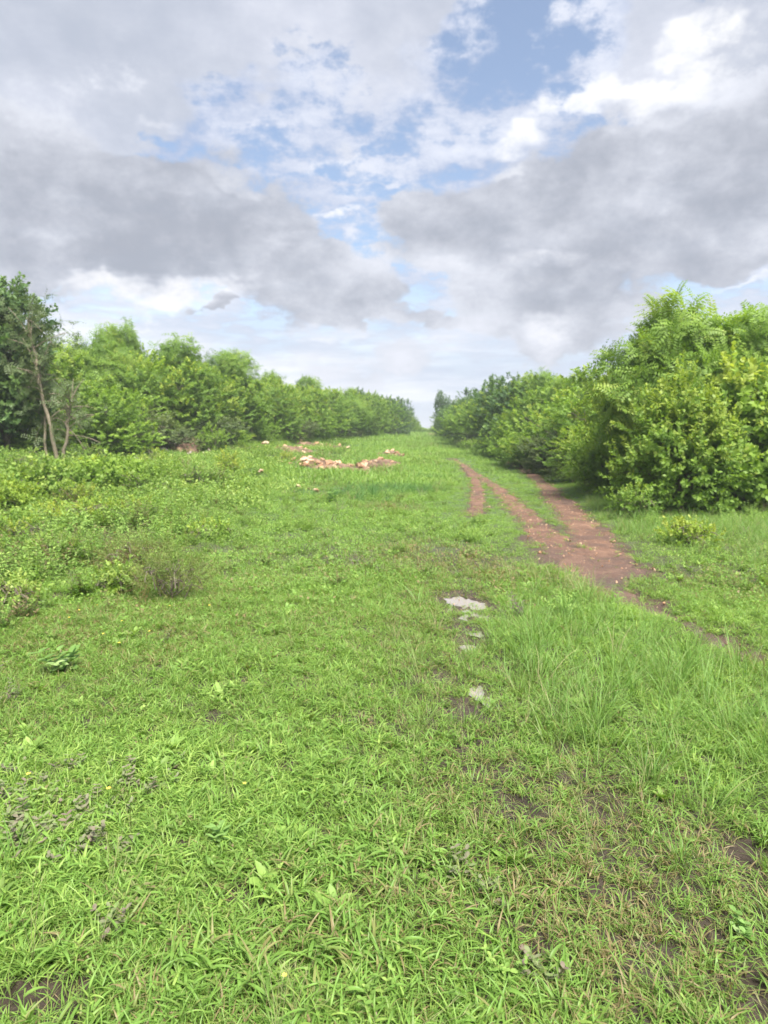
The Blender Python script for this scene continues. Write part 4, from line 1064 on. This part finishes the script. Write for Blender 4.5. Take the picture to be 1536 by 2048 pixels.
def build_rows():
    for nm, rows in (('l', TREES_L), ('r', TREES_R)):
        for (px, top, d, w, kind, label) in rows:
            if nm == 'r' and px > 950: px += 34; h_f = .93
            else: h_f = 1.0
            x, y = at_px(px, d); h = top_h(px, top, d, x, y) * h_f
            bush = 'bush' in label and 'tree' not in label.split(' in ')[0].split(' at ')[0].split(' above')[0].split(' below')[0]
            plant('bush' if bush else 'tree', kind, x, y, h, w, label, 'bush' if bush else 'tree', None,
                  (3.0, 4.0) if kind.startswith('olive') else (1.2, 1.6) if kind.startswith('low') else (5.0, 3.0) if kind.startswith('airy') else (5.0, 5.0))
    # the rows go on to the end of the clearing, and back into the thicket
    kinds = ['dense0', 'bright0', 'dense1', 'feather0', 'dark0', 'bright1', 'dense0', 'dark1']
    far_l = [(650, 772, 52), (690, 785, 57), (722, 782, 62), (752, 790, 68), (775, 790, 75, 4.4), (797, 800, 82, 3.6), (810, 816, 92, 2.8), (820, 830, 100, 2.6), (830, 842, 108, 2.4), (840, 852, 118, 2.2), (740, 778, 72), (672, 768, 60), (705, 775, 70)]
    far_r = [(940, 795, 54), (925, 800, 62), (915, 806, 70, 3.4), (902, 812, 78, 3.0), (893, 822, 86, 2.6), (884, 834, 94, 2.0), (878, 842, 104, 2.2), (868, 850, 114, 2.0), (856, 855, 124, 2.4), (932, 790, 70), (948, 782, 60), (912, 798, 84, 3.0)]
    for side, rows in (('left', far_l), ('right', far_r)):
        for k, (px, top, d, *ww) in enumerate(rows):
            x, y = at_px(px, d); h = top_h(px, top, d, x, y)
            plant('tree', kinds[(k * 3 + (side == 'right')) % 8], x, y, h, ww[0] if ww else U(4.2, 5.4), 'small hazy green tree in the far end of the %s tree row' % side, 'tree', 'trees at the far end of the %s row' % side)
    for side, pts in (('left', [(120, 690, 31), (40, 690, 27), (240, 690, 36), (320, 700, 39), (420, 725, 44), (500, 755, 50), (575, 765, 56), (640, 775, 64), (-330, 620, 22), (-90, 640, 28), (-500, 600, 24), (-300, 640, 34)]),
                      ('right', [(1260, 720, 24), (1180, 735, 32), (1100, 745, 38), (1040, 755, 46), (980, 770, 55), (1400, 700, 23), (1600, 640, 20), (1800, 620, 19), (2050, 600, 21), (1550, 700, 26), (1330, 720, 30)])):
        for k, (px, top, d) in enumerate(pts):
            x, y = at_px(px, d); h = top_h(px, top, d, x, y)
            plant('tree', kinds[(k * 5) % 8], x, y, h, U(5.0, 6.5), 'green tree filling the thicket behind the front of the %s tree row' % side, 'tree', 'trees deeper in the %s thicket' % side)
    # hedge-like bushes along the foot of both rows
    lowl = [(30, 905, 22.5), (250, 850, 27), (180, 845, 25), (350, 850, 31), (520, 842, 40), (580, 840, 44), (640, 842, 50), (690, 842, 56), (740, 845, 63), (775, 846, 74), (450, 848, 35)]
    lowr = [(1010, 862, 31), (1080, 870, 25.5), (960, 862, 42), (930, 858, 50), (905, 858, 60), (1150, 890, 21.5), (890, 855, 72), (1210, 900, 18.5)]
    LOWLAB = {'left': ['low bush in the shade of the tall dark tree at the left edge', 'olive bush right of the three pale trunks', 'low bush just right of the pale trunks', 'olive bush directly behind the greyish pink heap',
                       'low bush above the rear line of reddish stones', 'olive bush left of the long front heap, under the trees', 'low bush above the middle of the rubble', 'olive bush behind the right hand rubble heap',
                       'small bush where the left row begins to shrink away', 'small olive bush near the far end of the left row', 'low bush behind the upright light green shrub'],
              'right': ['low bush on the inner side of the right rut at the far bend', 'olive bush where the right rut comes closest to the hedge', 'small bush beyond the far bend of the track', 'olive bush past the far bend in the right row',
                        'low bush near the far end of the right row', 'olive bush left of the lighter green bush beside the track', 'last low bush before the gap at the end of the clearing', 'olive bush tucked against the lighter green bush by the track']}
    for side, pts in (('left', lowl), ('right', lowr)):
        for k, (px, top, d) in enumerate(pts):
            if side == 'right': px += 34
            x, y = at_px(px, d); h = max(top_h(px, top, d, x, y), .8)
            plant('bush', ['low0', 'olive1', 'low1', 'olive0'][k % 4], x, y, h, U(1.8, 3.4), LOWLAB[side][k], 'bush', 'low bushes along the foot of the %s tree row' % side,
                  (1.2, 1.6) if k % 2 == 0 else (3.0, 4.0))

build_rows()

# ---- the large plants seen close up, each with its own meshes
def hero(name, px, top, d, lobes, n, sprays, lm, bm, label, cat, **kw):
    x, y = at_px(px, d); h = top_h(px, top, d, x, y)
    L = [(a, b, c * h, r, r2, r3 * h) for a, b, c, r, r2, r3 in lobes]
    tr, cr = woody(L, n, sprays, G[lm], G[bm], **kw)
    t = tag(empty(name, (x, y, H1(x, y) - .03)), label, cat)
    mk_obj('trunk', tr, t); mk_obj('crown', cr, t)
    return t

hero('feathery_tree', 1350, 640, 15.2, [(-.1, 0, .88, .75, .8, .10), (-.75, .1, .72, .7, .7, .13), (.5, 0, .78, .8, .8, .14), (-.3, -.5, .6, .9, .7, .16), (.6, -.4, .55, .9, .8, .18), (-.95, 0, .5, .7, .7, .14), (0, .5, .6, 1.1, .8, .2)],
     900, SP_PIN2, 'leaf_mid', 'bark', 'tall tree with drooping feathery leaves above the right bushes', 'tree', inner=.25, rough=.3, tips=14, trunk_r=.09, smin=.85, smax=1.3)
hero('feathery_tree', 1505, 640, 14.8, [(0, 0, .88, .8, .8, .09), (-.6, .1, .78, .7, .7, .12), (.8, 0, .8, .9, .8, .14), (0, -.3, .62, 1.1, .8, .16), (-.8, -.3, .55, .8, .8, .15), (1.2, .2, .6, .9, .9, .2)],
     950, SP_PIN2, 'leaf_light', 'bark', 'yellower feathery tree cut by the right edge of the photo', 'tree', inner=.25, rough=.3, tips=14, trunk_r=.09, smin=.85, smax=1.25)
hero('leafy_bush', 1362, 775, 13.1, [(0, 0, .80, .42, .4, .17), (-.35, 0, .58, .55, .5, .22), (.35, -.1, .55, .6, .5, .22), (-.55, .1, .32, .6, .55, .24), (.1, -.3, .30, .7, .5, .26), (.7, 0, .34, .55, .5, .26), (.1, .1, .5, .8, .5, .25)],
     1250, SP_OVAL, 'leaf_mid', 'bark', 'dense bush with glossy oval leaves standing closest to the track on the right', 'bush', inner=.3, rough=.55, tips=34, stems=3, trunk_r=.04)
hero('leafy_bush', 1475, 745, 13.6, [(0, 0, .82, .5, .5, .14), (.5, 0, .66, .7, .6, .2), (-.4, 0, .6, .6, .5, .2), (.4, -.2, .35, .9, .6, .28), (-.4, 0, .32, .6, .6, .26), (1.0, 0, .4, .7, .6, .3)],
     1100, SP_BIG, 'leaf_light', 'bark', 'broad leaved bush right of the dense bush under the yellower feathery tree', 'bush', inner=.3, rough=.25, tips=10, stems=3, trunk_r=.05)
hero('leafy_bush', 1240, 845, 17.5, [(0, 0, .75, .6, .5, .2), (-.55, 0, .5, .6, .5, .24), (.5, 0, .5, .6, .5, .25), (-.3, -.2, .27, .8, .5, .26), (.5, 0, .27, .6, .5, .25)],
     1000, SP_OVAL, 'leaf_light', 'bark', 'lighter green bush left of the dense oval leaved bush', 'bush', inner=.3, rough=.4, tips=16, stems=3, trunk_r=.04, smin=.8, smax=1.2)
hero('dark_tree', 20, 555, 22, [(0, 0, .90, .75, .8, .08), (-.6, 0, .8, .9, .8, .12), (.5, 0, .76, .8, .8, .10), (-.9, -.1, .58, 1.1, .9, .15), (.3, -.1, .58, 1.0, .9, .14), (-.6, -.3, .35, 1.2, 1.0, .17), (.5, 0, .36, .9, .9, .15), (-1.4, 0, .3, 1.1, 1.0, .2)],
     1800, SP_BIG, 'leaf_dark', 'bark', 'tallest dark green tree at the left edge with leafy sprays at its top', 'tree', inner=.25, rough=.3, tips=16, trunk_r=.12, smin=.9, smax=1.3)

def slender(px, base_d, pts_px, r0, label, crown_n, lobes=None, bare=False):
    """leaning pale stem that follows given photo points at one distance"""
    x, y = at_px(px, base_d); z0 = H1(x, y)
    P = []
    for a, b in pts_px:
        v = pix_dir(a, b); v = v / v[1] * base_d; P.append((v[0] - x, U(-.15, .15), EYE + v[2] - z0))
    P = np.array(P); P[0, 2] = -.1
    t = np.linspace(0, len(P) - 1, 14); P = np.stack([np.interp(t, np.arange(len(P)), P[:, k]) for k in range(3)], 1)
    P[1:-1, 0] += rng.normal(0, .025, len(P) - 2)
    g = Geo(); tube(g, P, np.linspace(r0, r0 * .45, 14), 7)
    tp = []
    for k in range(5, 14):
        for _ in range(3):
            d = unit(rng.normal(size=3) + np.array([0, 0, .6])); e = P[k] + d * U(.5, 1.1); tube(g, bez(P[k], (P[k] + e) / 2 + np.array([0, 0, .15]), e, 5), np.linspace(r0 * .3, .008, 5), 4); tp += [e, (e + P[k]) / 2]
    tp = np.array(tp); rep_ = np.repeat(tp, crown_n // len(tp) + 1, 0)[:crown_n]; pos = rep_ + rng.normal(0, .28, rep_.shape)
    ax = unit(rng.normal(0, .6, pos.shape) + np.array([0, 0, .6]))
    V, Q, T, c, tt = instance_mesh(SP_FARPIN, pos, ax, rng.uniform(.5, .9, len(pos)), .3 + rng.normal(0, .12, len(pos)))
    o = tag(empty('slender_tree', (x, y, z0)), label, 'tree')
    mk_obj('trunk', g.mesh('trunk', G['bark_pale'], True), o); mk_obj('crown', mk_mesh('crown', V, [Q, T], {'c': c, 't': tt}, G['leaf_olive'] if not bare else G['leaf_mid']), o)

slender(118, 21.0, [(118, 922), (106, 860), (90, 800), (78, 740), (66, 690), (52, 640)], .065, 'slender tree with a long pale slanting trunk on the left', 160)
slender(100, 21.3, [(97, 905), (93, 860), (88, 800), (82, 740)], .045, 'thinner pale trunk close left of the long slanting trunk', 60)
slender(130, 20.8, [(126, 905), (138, 850), (146, 800)], .055, 'short pale trunk leaning right beside the long slanting trunk', 40)

# ------------------------------------------------------------------ herbs and shrubs one can point to
def shrub(name, px, py, h, w, mat, n, sprays, label, cat='shrub', smin=.35, smax=.6, bark='bark', tips=6):
    x, y = to_ground(px, py)
    L = [(0, 0, .62 * h, .28 * w, .28 * w, .30 * h)] + [(math.cos(a) * w * .28, math.sin(a) * w * .2, h * U(.35, .55), w * .22, w * .22, h * .26) for a in (0, 1.3, 2.5, 3.8, 5.1)]
    tr, cr = woody(L, n, sprays, G[mat], G[bark], smin, smax, .35, .3, stems=4, trunk_r=.012, tips=0, lean=.05)
    t = tag(empty(name, (x, y, H1(x, y) - .02)), label, cat)
    mk_obj('stem', tr, t); mk_obj('foliage', cr, t)

shrub('shrub', 14, 1040, .95, 1.1, 'leaf_yellow', 260, SP_OVAL, 'bright yellow green shrub at the left edge below the dark tree', smin=.5, smax=.9)
shrub('shrub', 342, 1195, .52, .75, 'leaf_brown', 250, SP_FINE, 'rusty brown and green shrub alone in the left of the field', smin=.35, smax=.6, bark='bark')
shrub('shrub', 265, 1140, .40, .7, 'leaf_brown', 200, SP_FINE, 'sparse reddish shrub left of the rusty brown one', smin=.35, smax=.6)
shrub('shrub', 1380, 1092, .36, .8, 'leaf_yellow', 130, SP_OVAL, 'yellow green shrub in the grass in front of the right bushes', smin=.35, smax=.6)
shrub('shrub', 95, 1000, .85, 1.3, 'leaf_vine', 200, SP_BIG, 'heap of large leaved creeper right of the bright yellow green shrub', smin=.6, smax=1.0)
shrub('shrub', 215, 975, .62, 2.2, 'leaf_light', 260, SP_BIG, 'wide mound of broad leaves in front of the slanting trunk', smin=.6, smax=1.0)
shrub('shrub', 335, 990, .42, 1.4, 'leaf_vine', 150, SP_OVAL, 'leafy mound just below the grey pink rubble', smin=.6, smax=.95)
shrub('shrub', 160, 1060, .45, 1.6, 'leaf_yellow', 150, SP_OVAL, 'low yellow and orange tipped shrub below the wide leafy mound', smin=.4, smax=.7)
shrub('shrub', 270, 1050, .42, 1.4, 'leaf_light', 130, SP_OVAL, 'low light green shrub right of the orange tipped one', smin=.4, smax=.7)
shrub('shrub', 455, 950, 1.0, .8, 'leaf_yellow', 120, SP_OVAL, 'upright yellowish shrub between the two rubble heaps', smin=.5, smax=.8)
shrub('shrub', 425, 905, 1.2, 1.6, 'leaf_light', 170, SP_OVAL, 'upright light green shrub right of the grey pink rubble', smin=.6, smax=.9)
shrub('shrub', 940, 905, .9, 1.6, 'leaf_light', 150, SP_OVAL, 'light green shrub at the far bend of the track', smin=.6, smax=.9)
shrub('shrub', 1270, 1040, .6, .9, 'leaf_mid', 150, SP_OVAL, 'small green shrub at the foot of the dense oval leaved bush', smin=.4, smax=.7)
shrub('shrub', 1170, 975, .8, 1.4, 'leaf_light', 170, SP_FINE, 'rounded light green shrub between the track and the right row', smin=.7, smax=1.1)

WEEDLAB = ['green weed clump below the yellow green shrub at the left edge', 'yellowish weed clump between the big leaved creeper and the wide leafy mound', 'tall light green weed clump right of the wide leafy mound', 'dark leaved weed clump under the tallest dark tree',
           'yellowish weed clump before the greyish pink heap', 'weed clump right of the leafy mound below the rubble', 'light green weed clump at the foot of the pale slanting trunk', 'small weed clump left of the sparse reddish shrub',
           'low light green weed clump right of the rusty brown shrub', 'low weed clump at the left edge above the pale round leaved plant', 'weed clump behind the upright yellowish shrub among the rubble', 'yellowish weed clump left of the long stone heap',
           'weed clump growing between the stone heaps', 'small weed clump below the sparse reddish shrub']
for k, (px, py, h_, w_, m_) in enumerate([(40, 1095, .5, .9, 'leaf_light'), (150, 1015, .7, .9, 'leaf_yellow'), (270, 990, .75, .8, 'leaf_light'), (60, 950, .9, 1.2, 'leaf_vine'), (300, 935, .8, 1.2, 'leaf_yellow'), (390, 975, .55, .9, 'leaf_vine'),
                                    (180, 930, .8, 1.1, 'leaf_light'), (120, 1130, .35, .7, 'leaf_vine'), (420, 1080, .28, .7, 'leaf_light'), (20, 1220, .3, .6, 'leaf_vine'), (480, 905, .8, 1.3, 'leaf_light'), (570, 925, .5, .7, 'leaf_yellow'), (690, 905, .45, .8, 'leaf_light'), (240, 1180, .3, .55, 'leaf_vine')]):
    shrub('leafy_weed', px, py, h_, w_, m_, 90, SP_OVAL, WEEDLAB[k], 'weed', .35, .65)
    bpy.data.objects[[o.name for o in COL.objects if o.name.startswith('leafy_weed')][-1]]['group'] = 'leafy weed clumps on the left side'
def herb_thing(name, px, py, mesh, label, cat, group, sc=1.0):
    x, y = to_ground(px, py)
    o = mk_obj(name, mesh, None, (x, y, H1(x, y))); o.rotation_euler = (U(-.15, .15), U(-.15, .15), U(0, 2 * PI)); o.scale = (sc,) * 3
    return tag(o, label, cat, group)

def inst_mat(m):                                    # same leaf without the scatter tint
    return m
G['weed1'] = leaf_mat('dusky_weed_leaf', [(0.0, (0.19, 0.15, 0.10)), (0.5, (0.19, 0.20, 0.10)), (1.0, (0.16, 0.24, 0.06))], 0.25, 0.55)
G['herb1'] = leaf_mat('pale_herb_leaf', [(0.0, (0.14, 0.26, 0.05)), (0.6, (0.20, 0.34, 0.08)), (1.0, (0.30, 0.42, 0.14))], 0.35, 0.5)
G['grass1'] = leaf_mat('clump_blade', [(0.0, (0.15, 0.22, 0.06)), (0.5, (0.12, 0.25, 0.045)), (1.0, (0.17, 0.31, 0.06))], 0.40, 0.42, False, (0.13, 0.15, 0.055))
wm = [tuft_herb(6, (.018, .030), (.03, .09), 4, .6).mesh('purple_weed', G['weed1']) for _ in range(5)]
for k, (px, py) in enumerate([(60, 1600), (95, 1625), (130, 1600), (30, 1640), (165, 1640), (200, 1655), (110, 1680), (150, 1700), (60, 1690), (185, 1690), (230, 1640), (15, 1590), (85, 1560), (290, 1585), (250, 1570), (330, 1575),
                              (205, 1870), (150, 1720), (40, 1720), (920, 1755), (985, 1790), (1090, 1950), (230, 1700), (80, 1655), (270, 1530), (200, 1540), (140, 1540), (45, 1540), (10, 1670), (180, 1605), (350, 1530)]):
    herb_thing('purple_weed', px, py, wm[k % 5], 'low weed with dusky purplish leaves growing flat in the grass', 'weed', 'dusky purple weeds in the left foreground', U(.9, 1.35))
hm = [tuft_rosette(9, (.10, .17), .6).mesh('pale_plant', G['herb1']), tuft_herb(5, (.06, .09), (.12, .24), 4, .7).mesh('pale_plant', G['herb1'])]
herb_thing('leafy_plant', 128, 1345, hm[1], 'pale plant with big round leaves standing alone in the left of the field', 'plant', None, 1.0)
herb_thing('leafy_plant', 1490, 1880, hm[1], 'pale leaved seedling near the lower right edge', 'plant', None, .35)
herb_thing('leafy_plant', 665, 1008, hm[1], 'pale plant just below the rubble heap', 'plant', None, 1.5)
herb_thing('leafy_plant', 460, 1690, tuft_herb(4, (.05, .075), (.10, .16), 4, .45).mesh('pale_plant', G['herb1']), 'leafy herb with pointed leaves amid the near grass', 'plant', None, .8)
cm = [tuft_tall(26, (.16, .34), (.004, .007), .035).mesh('grass_clump', G['grass1']) for _ in range(3)]
for px, py, sc, lb in [(1060, 1345, 1.2, 'upright grass clump right of the middle puddle'), (1035, 1690, .55, 'thin upright grass clump left of the worn patch'), (1360, 1730, .8, 'leaning grass clump in the worn ground at the lower right'),
                       (30, 1740, .9, 'tall narrow grass clump at the left edge'), (1130, 1240, 1.1, 'grass clump beside the large puddle'), (1290, 1560, .9, 'arching grass clump at the edge of the tall grass'),
                       (905, 1450, .5, 'small grass clump left of the wheel rut'), (1180, 1480, .9, 'bushy grass clump above the bare soil on the right')]:
    herb_thing('grass_clump', px, py, cm[random.randint(0, 2)], lb, 'grass clump', None, sc)
g = Geo()
for k in range(7): blade(g, (0, 0, .10), k * 2 * PI / 7, 1.2, .2, .009, .007, 2, 0, .5, .5, 'oval')
fl = g.mesh('blossom', G['petal']); g = Geo(); tube(g, [(0, 0, 0), (.004, 0, .05), (0, 0, .10)], [.001, .001, .0008], 3); fs = g.mesh('stem', G['grass1'])
for px, py in [(490, 1605), (220, 1630), (245, 1268), (208, 1298), (140, 1262), (195, 1228), (60, 1600), (570, 2015), (340, 1230), (240, 1320), (300, 1290), (420, 1240), (160, 1250)]:
    x, y = to_ground(px, py); e = tag(empty('yellow_flower', (x, y, H1(x, y)), U(0, 6), U(.9, 1.3)), 'tiny yellow flower dotted in the grass on the left', 'flower', 'tiny yellow flowers in the grass')
    mk_obj('blossom', fl, e); mk_obj('stem', fs, e)

# ------------------------------------------------------------------ rubble
def stone_mesh(seed):
    r = random.Random(seed); g = Geo()
    n = 14; V = unit(rng.normal(size=(60, 3)))
    import bmesh
    bm = bmesh.new()
    for _ in range(n):
        v = unit(np.array([r.gauss(0, 1), r.gauss(0, 1), r.gauss(0, 1)])) * np.array([1, .75, .55]) * r.uniform(.8, 1.1)
        bm.verts.new(v * .5)
    h = bmesh.ops.convex_hull(bm, input=bm.verts)
    bmesh.ops.delete(bm, geom=list({e for e in h['geom_interior'] + h['geom_unused'] if isinstance(e, bmesh.types.BMVert)}), context='VERTS')
    me = bpy.data.meshes.new('stone'); bm.to_mesh(me); bm.free()
    return me
x, y = sample_points(4.5, 34, 70, 40); b_, rd_ = wear(x, y)
k_ = (rng.random(len(x)) < np.where(rd_ < .05, .55, 0) + .12 * sm(.5, .9, b_))
x, y = x[k_], y[k_]; pm = [stone_mesh(900 + k) for k in range(5)]
for m_ in pm: m_.materials.append(G['stone'])
scatter('pebbles', pm, np.stack([x, y, H(x, y) + .006 + .0013 * np.hypot(x, y)], 1), rng.uniform(0, 6.28, (len(x), 3)), .012 + .035 * rng.random(len(x)) ** 3 + .0008 * np.hypot(x, y), np.full(len(x), .5), 'stuff', 'small pebbles and clods lying on the red track', 'pebbles')
def stones(lst, mat, label, group, size, heapname, lift=0.0):
    ms = []
    for k in range(6):
        m = stone_mesh(k + len(lst) * 10); m.materials.append(G[mat]); ms.append(m)
    for (px, py, rx, ry, n) in lst:
        rx, ry = rx * 1.4, ry * 1.3
        cx, cy = to_ground(px, py)
        for _ in range(n):
            a = U(0, 2 * PI); q = random.random() ** .6 * 1.5; x = cx + math.cos(a) * q * rx; y = cy + math.sin(a) * q * ry
            s = U(*size) * 1.25 * (1.15 - .35 * q); o = mk_obj('stone', random.choice(ms), None, (x, y, H1(x, y) + lift * max(0, 1 - q * q) + .27 * np.clip(1 - q * q, 0, 1) * (.75 + .25 * random.random()) + s * .12))
            o.rotation_euler = (U(-.6, .6), U(-.6, .6), U(0, 6.3)); o.scale = (s * U(.8, 1.3), s, s * U(.7, 1.1)); tag(o, label, 'stone', group)
        if n < 8: continue
        g = Geo()                                     # crumbled soil and chips under the stones
        m, k = 26, 8; th = np.arange(m) * 2 * PI / m; rr = np.linspace(0.02, 1.0, k)
        ed = 1 + (fbm(np.cos(th) * 2 + px, np.sin(th) * 2, 1.0, 3, 8) - .5) * .9
        X = cx + rr[:, None] * np.cos(th)[None] * ed[None] * rx * .85; Y = cy + rr[:, None] * np.sin(th)[None] * ed[None] * ry * .85
        Z = H(X, Y) + (.24 + lift) * (1 - rr[:, None] ** 2) + (fbm(X, Y, 4, 3, 9) - .4) * .12 * (1 - rr[:, None] * .6) + .02 - .08 * (rr[:, None] > .95)
        i = np.arange(k - 1)[:, None] * m; j = np.arange(m)[None]
        g.add(np.stack([X, Y, Z], -1).reshape(-1, 3), np.stack([i + j, i + m + j, i + m + (j + 1) % m, i + (j + 1) % m], -1).reshape(-1, 4))
        tag(mk_obj(heapname, g.mesh(heapname, G['earth'], True)), 'crumbled brown earth under the scattered stones', 'earth heap', None, 'stuff')
stones([(650, 940, 1.15, .8, 84), (625, 925, .9, .6, 30), (720, 945, .5, .5, 16)], 'stone', 'peach coloured stone in the long heap in front of the darker grass', 'stones of the long front heap', (.14, .30), 'rubble_earth')
stones([(785, 912, .55, 1.4, 26), (760, 930, .8, .8, 18), (735, 935, .4, .6, 8)], 'stone', 'peach coloured stone in the right hand heap nearest the track', 'stones of the right heap', (.14, .30), 'rubble_earth')
stones([(585, 902, .9, 1.0, 20), (630, 893, 1.1, 1.3, 20), (680, 898, .8, 1.0, 12), (540, 900, .5, .5, 7)], 'stone', 'reddish stone in the broken line behind the long heap', 'stones of the rear line', (.14, .32), 'rubble_earth')
stones([(330, 897, 1.1, .8, 34), (375, 903, .55, 1.0, 20)], 'stone_grey', 'greyish pink stone in the small heap before the left trees', 'stones of the left heap', (.20, .42), 'rubble_earth', .50)
stones([(610, 985, .35, .3, 6), (510, 948, .4, .4, 6), (245, 945, .3, .3, 4)], 'stone', 'stray peach stone half hidden by weeds', 'stray stones among the weeds', (.10, .20), 'rubble_earth')

# ------------------------------------------------------------------ air
def build_haze(dens):
    m, nt = new_mat('haze')
    pv = nt.nodes.new('ShaderNodeVolumePrincipled'); pv.inputs['Density'].default_value = dens; pv.inputs['Color'].default_value = (0.92, 0.96, 1.0, 1); pv.inputs['Anisotropy'].default_value = 0.2
    out = nt.nodes.new('ShaderNodeOutputMaterial'); nt.links.new(pv.outputs[0], out.inputs['Volume'])
    x0, x1, y0, y1, z0, z1 = -1600, 1600, -1600, 1600, -2.0, 12.0
    V = [(x, y, z) for x in (x0, x1) for y in (y0, y1) for z in (z0, z1)]
    Q = np.array([(0, 1, 3, 2), (4, 6, 7, 5), (0, 4, 5, 1), (2, 3, 7, 6), (0, 2, 6, 4), (1, 5, 7, 3)])
    tag(mk_obj('haze', mk_mesh('haze', V, Q, None, m)), kind='stuff')
build_haze(0.0013)
